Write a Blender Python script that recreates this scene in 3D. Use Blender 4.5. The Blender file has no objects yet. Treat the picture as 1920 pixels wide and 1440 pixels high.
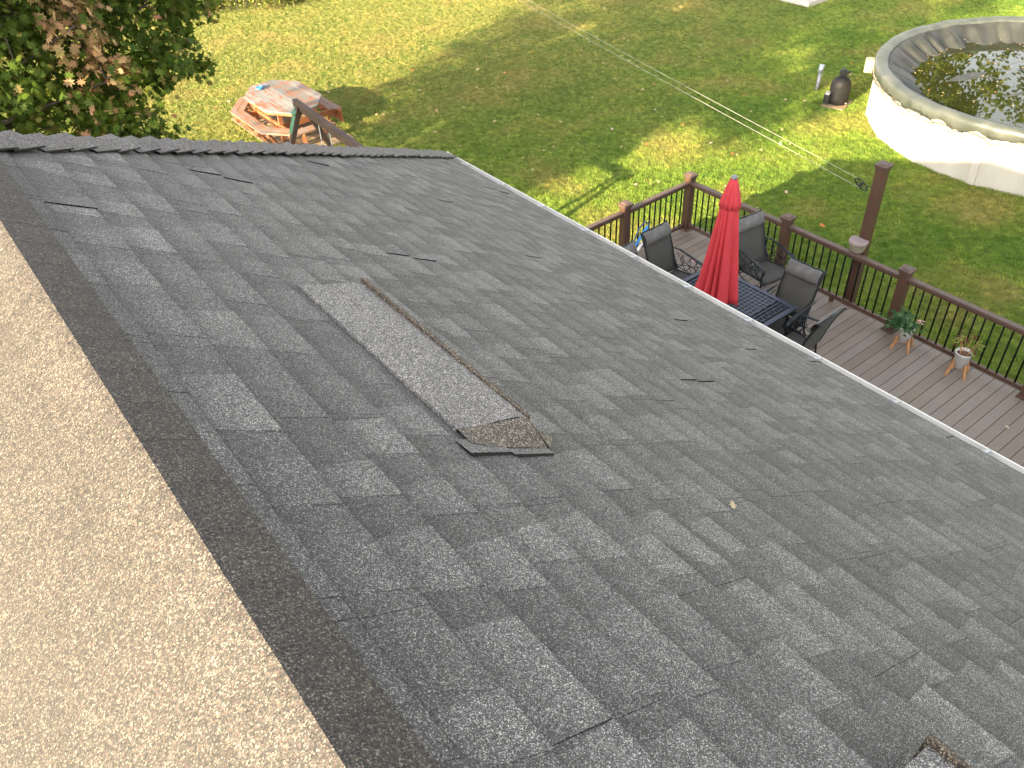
import bpy, math, random
import numpy as np
from mathutils import Vector, Matrix, noise
random.seed(7); RNG = np.random.default_rng(7)
PI = math.pi
S = bpy.context.scene
COL = S.collection
# ------------------------------------------------------------------ camera, sky, sun, exposure
CAMZ = 7.9
cd = bpy.data.cameras.new('camera'); cam = bpy.data.objects.new('camera', cd); COL.objects.link(cam)
cd.sensor_width = 36.0; cd.lens = 1553.0/1920*36; cd.clip_start = .05; cd.clip_end = 600
CAMROWS = ((0.7884266, 0.4236294, -0.4460064), (-0.6132415, 0.4845565, -0.6238107), (-0.0481493, 0.7653386, 0.6418243))
cam.matrix_world = Matrix.Translation((0, 0, CAMZ)) @ Matrix(CAMROWS).to_4x4()
S.camera = cam
SUN_EL = math.radians(21.1)
sun_to = Vector((-1, -.186, 1.017*math.tan(SUN_EL))).normalized()
w = bpy.data.worlds.new('World'); S.world = w; w.use_nodes = True
nt = w.node_tree; bg = nt.nodes['Background']; sky = nt.nodes.new('ShaderNodeTexSky')
sky.sky_type = 'NISHITA'; sky.sun_disc = False; sky.sun_elevation = SUN_EL
sky.sun_rotation = math.atan2(sun_to.x, sun_to.y) % (2*PI)
sky.dust_density = 2.5; sky.ozone_density = 0.8; sky.air_density = 1.0
hz = nt.nodes.new('ShaderNodeHueSaturation'); hz.inputs['Saturation'].default_value = .16; hz.inputs['Hue'].default_value = .5   # thin hazy autumn sky
nt.links.new(sky.outputs[0], hz.inputs['Color']); nt.links.new(hz.outputs[0], bg.inputs[0]); bg.inputs[1].default_value = .12
sl = bpy.data.lights.new('sun', 'SUN'); sl.energy = 5.0; sl.angle = math.radians(.55); sl.color = (1, .785, .47)
so = bpy.data.objects.new('sun', sl); COL.objects.link(so); so.rotation_euler = sun_to.to_track_quat('Z', 'Y').to_euler()
so.location = (-20, -5, 20)
S.view_settings.view_transform = 'Standard'; S.view_settings.look = 'None'; S.view_settings.gamma = 1
S.view_settings.exposure = 2.42
S.cycles.max_bounces = 6; S.cycles.transparent_max_bounces = 8

# ------------------------------------------------------------------ helpers
ORG = {}
def V(*a): return np.array(a, float)
class MB:
    def __init__(s): s.v = []; s.f = []; s.c = []; s.cur = (0.5, 0.5, 0.5, 1)
    def add(s, vs, fs, cols=None):
        o = len(s.v); s.v += [tuple(map(float, p)) for p in vs]
        for i, f in enumerate(fs):
            s.f.append(tuple(o+k for k in f))
            s.c.append(cols[i] if cols else [s.cur]*len(f))
        return s
    def box(s, c, d, rz=0, taper=1.0, M=None):
        x, y, z = d[0]/2, d[1]/2, d[2]/2
        vs = [(-x,-y,-z),(x,-y,-z),(x,y,-z),(-x,y,-z),(-x*taper,-y*taper,z),(x*taper,-y*taper,z),(x*taper,y*taper,z),(-x*taper,y*taper,z)]
        if M is not None: vs = [tuple(M @ Vector(p)) for p in vs]
        cr, sr = math.cos(rz), math.sin(rz)
        vs = [(c[0]+p[0]*cr-p[1]*sr, c[1]+p[0]*sr+p[1]*cr, c[2]+p[2]) for p in vs]
        return s.add(vs, [(0,3,2,1),(4,5,6,7),(0,1,5,4),(1,2,6,5),(2,3,7,6),(3,0,4,7)])
    def beam(s, a, b, wd, ht, up=(0,0,1)):
        a = Vector(a); b = Vector(b); d = (b-a).normalized(); u = Vector(up)
        x = d.cross(u); x = x.normalized() if x.length > 1e-5 else Vector((1,0,0)); z = x.cross(d).normalized()
        vs = []
        for p in (a, b):
            for sx, sz in ((-1,-1),(1,-1),(1,1),(-1,1)): vs.append(p+x*sx*wd/2+z*sz*ht/2)
        return s.add(vs, [(0,1,2,3),(7,6,5,4),(0,4,5,1),(1,5,6,2),(2,6,7,3),(3,7,4,0)])
    def tube(s, pts, r, seg=8, cap=True):
        pts = [Vector(p) for p in pts]; n = len(pts); rr = r if hasattr(r, '__len__') else [r]*n
        vs = []; prev = None
        for i, p in enumerate(pts):
            d = (pts[min(i+1, n-1)]-pts[max(i-1, 0)]).normalized()
            if prev is None: x = d.orthogonal().normalized()
            else:
                x = prev - d*prev.dot(d); x = x.normalized() if x.length > 1e-6 else d.orthogonal().normalized()
            prev = x; y = d.cross(x)
            for k in range(seg):
                a = 2*PI*k/seg; vs.append(p+(x*math.cos(a)+y*math.sin(a))*rr[i])
        fs = [(i*seg+k, i*seg+(k+1) % seg, (i+1)*seg+(k+1) % seg, (i+1)*seg+k) for i in range(n-1) for k in range(seg)]
        if cap: fs += [tuple(range(seg))[::-1], tuple((n-1)*seg+k for k in range(seg))]
        return s.add(vs, fs)
    def lathe(s, prof, c=(0,0,0), seg=32, rf=None, cap=True):
        vs = []
        for i, (r, z) in enumerate(prof):
            for k in range(seg):
                a = 2*PI*k/seg; q, dz = (r, 0) if rf is None else rf(r, z, a, i)
                vs.append((c[0]+q*math.cos(a), c[1]+q*math.sin(a), c[2]+z+dz))
        n = len(prof)
        fs = [(i*seg+k, i*seg+(k+1) % seg, (i+1)*seg+(k+1) % seg, (i+1)*seg+k) for i in range(n-1) for k in range(seg)]
        if cap: fs += [tuple(range(seg))[::-1], tuple((n-1)*seg+k for k in range(seg))]
        return s.add(vs, fs)
    def sheet(s, rows, thick=0.0):
        n = len(rows); m = len(rows[0]); vs = [p for r in rows for p in r]
        return s.add(vs, [(i*m+k, i*m+k+1, (i+1)*m+k+1, (i+1)*m+k) for i in range(n-1) for k in range(m-1)])
    def build(s, name, mat, parent=None, base=None, smooth=False, bevel=0, solid=0):
        org = ORG[parent.name] if parent else V(*(base or (0,0,0)))
        me = bpy.data.meshes.new(name)
        vv = np.array(s.v) - org
        me.from_pydata(vv.tolist(), [], s.f)
        ca = me.color_attributes.new('col', 'FLOAT_COLOR', 'CORNER')
        ca.data.foreach_set('color', np.array([x for c in s.c for x in c], dtype=np.float32).ravel())
        me.materials.append(mat)
        if smooth: me.polygons.foreach_set('use_smooth', [True]*len(me.polygons))
        me.update()
        o = bpy.data.objects.new(name, me); COL.objects.link(o)
        if parent: o.parent = parent
        else: o.location = org
        ORG[o.name] = org
        if solid:
            md = o.modifiers.new('solid', 'SOLIDIFY'); md.thickness = solid; md.offset = 0
        if bevel:
            md = o.modifiers.new('bevel', 'BEVEL'); md.width = bevel; md.segments = 2; md.limit_method = 'ANGLE'; md.angle_limit = .6
        return o
def tag(o, label, cat, group=None, kind=None):
    if label: o['label'] = label
    if cat: o['category'] = cat
    if group: o['group'] = group
    if kind: o['kind'] = kind
    return o
def thing(name, loc, label, cat, group=None):
    o = bpy.data.objects.new(name, None); COL.objects.link(o); o.location = loc; o.empty_display_size = .2
    ORG[o.name] = V(*loc); return tag(o, label, cat, group)
def copy_tree(o, parent=None):
    c = o.copy(); COL.objects.link(c)
    if parent: c.parent = parent
    for ch in [x for x in bpy.data.objects if x.parent == o]: copy_tree(ch, c)
    return c

# ------------------------------------------------------------------ materials
class NT:
    def __init__(s, name):
        s.m = bpy.data.materials.new(name); s.m.use_nodes = True; s.t = s.m.node_tree
        s.p = s.t.nodes['Principled BSDF']; s.out = s.t.nodes['Material Output']
    def n(s, kind, **kw):
        x = s.t.nodes.new('ShaderNode'+kind)
        for k, v in kw.items():
            if k.startswith('i_'):
                key = k[2:].replace('_', ' '); x.inputs[int(key) if key.isdigit() else key].default_value = v
            else: setattr(x, k, v)
        return x
    def l(s, a, b): s.t.links.new(a, b)
    def coord(s, scale=(1,1,1)):
        tc = s.n('TexCoord'); mp = s.n('Mapping'); mp.inputs['Scale'].default_value = scale
        s.l(tc.outputs['Object'], mp.inputs[0]); return mp.outputs[0]
    def noise(s, co, scale, detail=4, rough=.55):
        x = s.n('TexNoise'); x.inputs['Scale'].default_value = scale; x.inputs['Detail'].default_value = detail; x.inputs['Roughness'].default_value = rough
        s.l(co, x.inputs['Vector']); return x.outputs['Fac']
    def ramp(s, fac, stops, interp='LINEAR'):
        x = s.n('ValToRGB'); r = x.color_ramp; r.interpolation = interp
        while len(r.elements) < len(stops): r.elements.new(.5)
        for e, (p, c) in zip(r.elements, stops): e.position = p; e.color = (*c, 1)
        s.l(fac, x.inputs[0]); return x.outputs[0]
    def mix(s, fac, a, b, mode='MIX'):
        x = s.n('Mix', data_type='RGBA', blend_type=mode)
        for i, q in ((0, fac), (6, a), (7, b)):
            if hasattr(q, 'links'): s.l(q, x.inputs[i])
            else: x.inputs[i].default_value = q if i == 0 else (*q, 1)
        return x.outputs[2]
    def math(s, op, a, b=None):
        x = s.n('Math', operation=op)
        for i, q in enumerate((a, b)):
            if q is None: continue
            if hasattr(q, 'links'): s.l(q, x.inputs[i])
            else: x.inputs[i].default_value = q
        return x.outputs[0]
    def col(s):
        a = s.n('Attribute', attribute_name='col'); sp = s.n('SeparateColor'); s.l(a.outputs['Color'], sp.inputs[0]); return sp.outputs
    def bump(s, h, strength, dist=.01):
        b = s.n('Bump'); b.inputs['Strength'].default_value = strength; b.inputs['Distance'].default_value = dist
        s.l(h, b.inputs['Height']); s.l(b.outputs[0], s.p.inputs['Normal'])
    def fin(s, color, rough=.7, metal=0, spec=None):
        if hasattr(color, 'links'): s.l(color, s.p.inputs['Base Color'])
        else: s.p.inputs['Base Color'].default_value = (*color, 1)
        if hasattr(rough, 'links'): s.l(rough, s.p.inputs['Roughness'])
        else: s.p.inputs['Roughness'].default_value = rough
        s.p.inputs['Metallic'].default_value = metal
        if spec is not None: s.p.inputs['Specular IOR Level'].default_value = spec
        return s.m
def simple(name, c1, c2, scale=6, rough=.6, metal=0, bump=0, bscale=60, stretch=(1,1,1), spec=None):
    t = NT(name); co = t.coord(stretch); c = t.ramp(t.noise(co, scale), [(.3, c1), (.7, c2)])
    if bump: t.bump(t.noise(co, bscale), bump, .005)
    return t.fin(c, rough, metal, spec)
def granule(name, stops, cell=470, dark=.42, light=1.28, band=True, bump=.6):
    t = NT(name); co = t.coord()
    vo = t.n('TexVoronoi'); vo.inputs['Scale'].default_value = cell; t.l(co, vo.inputs['Vector'])
    sp = t.n('SeparateColor'); t.l(vo.outputs['Color'], sp.inputs[0])
    g = t.ramp(sp.outputs[0], stops)
    vo2 = t.n('TexVoronoi'); vo2.inputs['Scale'].default_value = cell*.33; t.l(co, vo2.inputs['Vector'])
    sp2 = t.n('SeparateColor'); t.l(vo2.outputs['Color'], sp2.inputs[0])
    k2 = t.math('ADD', t.math('MULTIPLY', sp2.outputs[1], .5), .75)
    c = t.col()
    big = t.math('ADD', t.math('MULTIPLY', t.noise(co, 3.2, 3), .45), .775)
    med = t.math('ADD', t.math('MULTIPLY', t.noise(co, 22, 4), .5), .75)
    tone = t.math('ADD', t.math('MULTIPLY', c[0], light-dark), dark)
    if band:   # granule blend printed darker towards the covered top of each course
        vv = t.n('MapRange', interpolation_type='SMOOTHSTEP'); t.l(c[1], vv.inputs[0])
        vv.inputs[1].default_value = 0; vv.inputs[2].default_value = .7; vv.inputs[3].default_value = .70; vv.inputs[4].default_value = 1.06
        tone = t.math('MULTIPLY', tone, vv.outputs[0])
        v2 = t.n('MapRange'); t.l(c[1], v2.inputs[0]); v2.inputs[1].default_value = .0; v2.inputs[2].default_value = .085; v2.inputs[3].default_value = .42; v2.inputs[4].default_value = 1  # thin dark line painted in for the shade under the butt above
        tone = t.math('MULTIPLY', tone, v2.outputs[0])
    f = t.math('MULTIPLY', t.math('MULTIPLY', tone, big), t.math('MULTIPLY', t.math('MULTIPLY', med, 1.24), k2))
    cc = t.n('CombineColor')
    for i in range(3): t.l(f, cc.inputs[i])
    res = t.mix(1.0, g, cc.outputs[0], 'MULTIPLY')
    if bump: t.bump(vo.outputs['Distance'], bump, .0012)
    return t.fin(res, .76, spec=.6)
G_STOPS = [(.0, (.022,.023,.024)), (.35, (.062,.063,.064)), (.6, (.130,.129,.126)), (.74, (.085,.062,.050)), (.84, (.215,.205,.19)), (1, (.46,.445,.42))]
C_STOPS = [(.0, (.024,.024,.025)), (.35, (.068,.065,.064)), (.6, (.145,.135,.128)), (.76, (.120,.078,.064)), (.86, (.22,.20,.185)), (1, (.46,.44,.42))]
W_STOPS = [(.0, (.012,.011,.010)), (.35, (.052,.046,.040)), (.6, (.125,.108,.088)), (.76, (.120,.070,.053)), (.86, (.20,.17,.132)), (1, (.42,.365,.285))]
L_STOPS = [(.0, (.028,.027,.026)), (.4, (.088,.083,.080)), (.75, (.18,.166,.155)), (1, (.50,.47,.43))]
B_STOPS = [(.0, (.012,.010,.008)), (.5, (.045,.034,.026)), (.8, (.10,.07,.045)), (1, (.36,.29,.21))]
E_STOPS = [(.0, (.014,.012,.010)), (.5, (.060,.050,.041)), (.8, (.12,.095,.07)), (1, (.42,.36,.28))]
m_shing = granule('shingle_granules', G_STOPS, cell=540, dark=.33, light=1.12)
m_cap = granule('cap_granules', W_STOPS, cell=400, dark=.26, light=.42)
m_west = granule('west_granules', W_STOPS, cell=400, dark=.29, light=.41, band=False)
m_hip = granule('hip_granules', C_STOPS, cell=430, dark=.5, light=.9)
m_vent = granule('vent_granules', L_STOPS, cell=450, dark=.8, light=1.1, band=False)
m_vende = granule('vent_end_granules', E_STOPS, cell=380, dark=.8, light=1.1, band=False)
m_ventb = granule('vent_brown_granules', B_STOPS, cell=300, dark=.8, light=1.1, band=False)
m_felt = simple('felt_black', (.012,.012,.013), (.02,.02,.02), rough=.9)
m_white = simple('gutter_white', (.72,.72,.70), (.82,.82,.80), 8, .35)
m_cream = simple('drip_edge_cream', (.62,.58,.47), (.72,.68,.56), 12, .5)
m_galv = simple('galvanised', (.35,.37,.42), (.55,.57,.6), 40, .35, .6)
m_siding = simple('siding', (.55,.54,.5), (.62,.61,.57), 3, .6)
m_black = simple('black_metal', (.012,.013,.014), (.02,.021,.022), 10, .45, .3)
def deck_mat():
    t = NT('composite_deck'); co = t.coord((.8, 8, 8)); c = t.col()
    a = t.ramp(c[0], [(0, (.180,.137,.106)), (.5, (.222,.176,.142)), (1, (.24,.203,.172))])
    b = t.mix(t.math('MULTIPLY', t.noise(co, 9, 5), .6), a, (.11,.092,.08))
    co2 = t.coord((1, 1, 1)); st = t.ramp(t.noise(co2, 2.3, 4), [(.5, (0,0,0)), (.75, (1,1,1))])
    b = t.mix(t.math('MULTIPLY', st, .4), b, (.27,.215,.15))
    t.bump(t.noise(t.coord((2, 40, 40)), 14, 3), .25, .003)
    return t.fin(b, .62)
m_deck = deck_mat()
m_dgap = simple('deck_gap', (.02,.014,.01), (.03,.02,.014), rough=.9)
m_rail = simple('rail_brown', (.062,.030,.019), (.082,.042,.027), 9, .5, bump=.15, bscale=120, stretch=(1,1,.2))
m_railtop = simple('rail_top_brown', (.075,.045,.034), (.10,.064,.05), 9, .55)
m_bal = simple('baluster_black', (.004,.006,.005), (.007,.009,.007), 10, .75, spec=.1)
def wood(name, ca, cb, cc, lo=.42, hi=.56, stretch=(10, .7, 6), rough=.75):
    t = NT(name); c = t.col(); co = t.coord(stretch)
    n1 = t.noise(co, 3, 6, .7); n2 = t.noise(t.coord((1,1,1)), 3.1, 4)
    a = t.mix(t.math('MULTIPLY', c[0], .8), ca, cb)
    b = t.mix(t.ramp(t.math('ADD', t.math('MULTIPLY', n1, .6), t.math('MULTIPLY', n2, .4)), [(lo, (0,0,0)), (hi, (1,1,1))]), a, cc)
    t.bump(n1, .3, .004)
    return t.fin(b, rough)
m_pic = wood('picnic_stain', (.30,.105,.035), (.38,.15,.055), (.20,.07,.03), .3, .8)
m_pictop = wood('picnic_weathered', (.19,.19,.185), (.075,.075,.075), (.19,.070,.028), .50, .56)
m_bench = wood('bench_worn_stain', (.20,.088,.045), (.24,.12,.07), (.16,.145,.13), .44, .58)
m_pallet = wood('pallet_boards', (.30,.22,.13), (.2,.15,.09), (.12,.085,.05), .4, .6)
m_beam = wood('swing_beam', (.085,.048,.032), (.11,.06,.04), (.05,.03,.022), .4, .6)
m_stand = simple('stand_wood', (.42,.20,.08), (.5,.26,.11), 20, .5)
m_sling = simple('sling_fabric', (.055,.055,.050), (.068,.067,.060), 3, .8, bump=.3, bscale=500)
m_pillow = simple('pillow_fabric', (.060,.058,.055), (.15,.145,.14), 7, .55, bump=.2, bscale=300)
m_iron = simple('cast_frame', (.014,.017,.022), (.024,.03,.038), 9, .33, .5)
m_table = simple('table_blue_black', (.022,.030,.052), (.032,.042,.07), 8, .42, .25)
m_tdark = simple('table_hollow', (.004,.005,.008), (.006,.007,.01), 8, .8)
def red_mat():
    t = NT('umbrella_red'); co = t.coord((1,1,.25)); c = t.ramp(t.noise(co, 6), [(.3, (.46,.028,.040)), (.7, (.56,.042,.055))])
    t.bump(t.noise(t.coord((1,1,1)), 400, 2), .15, .002)
    return t.fin(c, .75)
m_red = red_mat()
m_pot = simple('pot_white', (.64,.64,.63), (.72,.72,.71), 4, .3)
m_soil = simple('soil', (.05,.03,.02), (.2,.11,.08), 60, .95, bump=.6, bscale=90)
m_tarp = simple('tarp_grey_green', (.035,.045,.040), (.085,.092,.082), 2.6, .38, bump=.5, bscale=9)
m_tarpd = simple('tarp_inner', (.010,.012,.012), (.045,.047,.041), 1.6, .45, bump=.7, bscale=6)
m_tarpl = simple('tarp_underside', (.26,.22,.17), (.36,.32,.26), 5, .6)
m_pool = simple('pool_wall_white', (.42,.38,.32), (.50,.46,.39), 2.2, .5, stretch=(1,1,.3))
m_water = NT('pond_water')
m_water = m_water.fin((.016,.020,.006), .015, spec=.5)
m_water.node_tree.nodes['Principled BSDF'].inputs['IOR'].default_value = 1.38
_w = m_water.node_tree; _n = _w.nodes.new('ShaderNodeTexNoise'); _n.inputs['Scale'].default_value = 2.5
_b = _w.nodes.new('ShaderNodeBump'); _b.inputs['Strength'].default_value = .05; _b.inputs['Distance'].default_value = .03
_w.links.new(_n.outputs[0], _b.inputs['Height']); _w.links.new(_b.outputs[0], _w.nodes['Principled BSDF'].inputs['Normal'])
m_beige = simple('skimmer_beige', (.20,.175,.13), (.26,.235,.18), 6, .5)
m_tank = simple('tank_black', (.007,.007,.008), (.016,.015,.014), 5, .6, spec=.25)
m_conc = simple('concrete', (.33,.30,.27), (.45,.42,.38), 6, .9, bump=.3)
m_lid = simple('lid_mauve', (.20,.155,.15), (.25,.20,.19), 9, .6)
m_rope = simple('rope_white', (.5,.5,.46), (.6,.6,.55), 9, .6)
m_trunk = simple('bark', (.045,.035,.026), (.10,.08,.062), 12, .95, bump=1, bscale=25, stretch=(1,1,.2))
m_blue = simple('blue_tube', (.03,.07,.16), (.05,.10,.22), 5, .35, .3)
m_green = simple('green_bracket', (.03,.14,.06), (.04,.2,.09), 9, .4)
m_yel = simple('yellow_plastic', (.65,.5,.05), (.7,.55,.08), 9, .4)
m_hose = simple('bright_blue_plastic', (.02,.16,.55), (.06,.3,.7), 15, .35)
m_pvc = simple('pvc_grey', (.13,.14,.16), (.22,.22,.24), 15, .4)
def leafmat(name, stops, transl=.45):
    t = NT(name); c = t.col(); co = t.ramp(c[0], stops)
    vv = t.mix(t.math('MULTIPLY', c[1], .5), co, (.02,.03,.01))
    t.fin(vv, .6, spec=.18)
    tr = t.n('BsdfTranslucent'); t.l(vv, tr.inputs[0]); mx = t.n('MixShader'); mx.inputs[0].default_value = transl
    t.l(t.p.outputs[0], mx.inputs[1]); t.l(tr.outputs[0], mx.inputs[2]); t.l(mx.outputs[0], t.out.inputs[0]); return t.m
m_maple = leafmat('maple_leaves', [(0, (.055,.105,.016)), (.45, (.14,.20,.028)), (.62, (.16,.15,.035)), (.72, (.58,.40,.20)), (.85, (.60,.34,.20)), (1, (.50,.14,.11))], .5)
m_tree = leafmat('tree_leaves', [(0, (.05,.09,.015)), (.6, (.14,.17,.03)), (1, (.30,.28,.05))], .4)
m_weed = leafmat('weed_leaves', [(0, (.08,.12,.02)), (.6, (.22,.24,.04)), (1, (.42,.38,.09))], .4)
m_pl = leafmat('house_plant_leaves', [(0, (.02,.07,.025)), (.6, (.05,.13,.05)), (1, (.18,.28,.12))], .25)
m_pl2 = leafmat('croton_leaves', [(0, (.10,.04,.02)), (.5, (.14,.10,.03)), (1, (.32,.36,.08))], .3)
m_fallen = leafmat('fallen_leaf', [(0, (.48,.36,.16)), (.6, (.55,.44,.30)), (1, (.50,.18,.05))], .1)
m_flower = simple('flower_red', (.6,.05,.03), (.8,.75,.7), 60, .5)
m_pink = simple('pink_petal', (.8,.12,.3), (.85,.3,.45), 60, .5)
def ground_mat(name):
    t = NT(name); co = t.coord()
    c1 = t.ramp(t.noise(co, .55, 5), [(.3, (.075,.125,.018)), (.5, (.115,.155,.026)), (.68, (.19,.18,.05))])
    c2 = t.ramp(t.noise(co, 6, 5), [(.3, (.5,.55,.45)), (.7, (1.25,1.2,1.1))])
    c = t.mix(1.0, c1, c2, 'MULTIPLY')
    t.bump(t.noise(co, 45, 4), .9, .03)
    return t.fin(c, .9, spec=.15)
m_lawn = ground_mat('lawn')
def blade_mat():
    t = NT('grass_blades'); g = t.n('NewGeometry'); oi = t.n('ObjectInfo')
    def nz(sc, d=4):
        x = t.n('TexNoise'); x.inputs['Scale'].default_value = sc; x.inputs['Detail'].default_value = d; t.l(g.outputs['Position'], x.inputs['Vector']); return x.outputs['Fac']
    c1 = t.ramp(nz(.55, 5), [(.30, (.125,.230,.040)), (.5, (.21,.305,.056)), (.68, (.31,.30,.092))])
    sx = t.n('SeparateXYZ'); t.l(g.outputs['Position'], sx.inputs[0])
    # the lawn is drier and straw-coloured towards the far field
    dry = t.n('MapRange', interpolation_type='SMOOTHSTEP'); t.l(t.math('ADD', sx.outputs[1], t.math('MULTIPLY', nz(.25), 9)), dry.inputs[0])
    dry.inputs[1].default_value = 14; dry.inputs[2].default_value = 26; dry.inputs[3].default_value = 0; dry.inputs[4].default_value = .62
    c1 = t.mix(dry.outputs[0], c1, (.31,.262,.115))
    c2 = t.ramp(oi.outputs['Random'], [(0, (.55,.62,.5)), (.7, (1.1,1.1,1.0)), (.93, (1.2,1.15,1.0)), (1, (1.9,1.5,1.5))])
    c = t.mix(1.0, c1, c2, 'MULTIPLY'); t.fin(c, .6, spec=.2)
    tr = t.n('BsdfTranslucent'); t.l(c, tr.inputs[0]); mx = t.n('MixShader'); mx.inputs[0].default_value = .35
    t.l(t.p.outputs[0], mx.inputs[1]); t.l(tr.outputs[0], mx.inputs[2]); t.l(mx.outputs[0], t.out.inputs[0]); return t.m
m_blade = blade_mat()

# ------------------------------------------------------------------ ground
g = MB(); n = 60
g.sheet([[(-150+ i*400/n, -120+j*400/n, 0) for i in range(n+1)] for j in range(n+1)])
tag(g.build('ground', m_lawn), None, None, kind='structure')
# grass tufts
def tuft():
    b = MB()
    for k in range(13):
        x, y = random.gauss(0, .04), random.gauss(0, .04); a = random.uniform(0, 2*PI); h = random.uniform(.02, .048); ln = random.uniform(.1, .9)*h
        wx, wy = math.cos(a)*.0035, math.sin(a)*.0035; lx, ly = -math.sin(a)*ln, math.cos(a)*ln
        b.add([(x-wx,y-wy,-.004),(x+wx,y+wy,-.004),(x+lx+wx*.6,y+ly+wy*.6,h*.8),(x+lx*1.9,y+ly*1.9,h)], [(0,1,2,3)])
    me = bpy.data.meshes.new('grass_tuft'); me.from_pydata(b.v, [], b.f); me.materials.append(m_blade)
    return me
def grass_sheet():
    gm = MB(); cells = []
    for i in range(2, 34):
        for j in range(-1, 34):
            x, y = i, j
            if x < 9 and y < 8: continue            # under the deck and the house
            if (x+.5-19.6)**2+(y+.5-6.95)**2 < 2.9**2: continue
            if x > 26 and y < 6: continue
            gm.add([(x,y,.002),(x+1,y,.002),(x+1,y+1,.002),(x,y+1,.002)], [(0,1,2,3)])
    o = gm.build('grass', m_lawn)
    tm = tuft(); to = bpy.data.objects.new('grass_tuft', tm)
    ng = bpy.data.node_groups.new('grass_scatter', 'GeometryNodeTree')
    ng.interface.new_socket('Geometry', in_out='INPUT', socket_type='NodeSocketGeometry'); ng.interface.new_socket('Geometry', in_out='OUTPUT', socket_type='NodeSocketGeometry')
    gi = ng.nodes.new('NodeGroupInput'); go = ng.nodes.new('NodeGroupOutput')
    dp = ng.nodes.new('GeometryNodeDistributePointsOnFaces'); dp.inputs['Density'].default_value = GRASS_D
    ip = ng.nodes.new('GeometryNodeInstanceOnPoints'); rv = ng.nodes.new('FunctionNodeRandomValue'); rv.data_type = 'FLOAT_VECTOR'
    rv.inputs[0].default_value = (0,0,0); rv.inputs[1].default_value = (.2,.2,6.283)
    rs = ng.nodes.new('FunctionNodeRandomValue'); rs.inputs[2].default_value = .7; rs.inputs[3].default_value = 1.35
    oi = ng.nodes.new('GeometryNodeObjectInfo'); oi.inputs[0].default_value = to
    L = ng.links.new
    L(gi.outputs[0], dp.inputs['Mesh']); L(dp.outputs['Points'], ip.inputs['Points']); L(oi.outputs['Geometry'], ip.inputs['Instance'])
    L(rv.outputs[0], ip.inputs['Rotation']); L(rs.outputs[1], ip.inputs['Scale']); L(ip.outputs[0], go.inputs[0])
    md = o.modifiers.new('scatter', 'NODES'); md.node_group = ng
    tag(o, 'short mown grass covering the back yard lawn', 'grass', kind='stuff')
GRASS_D = 190
grass_sheet()

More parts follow.
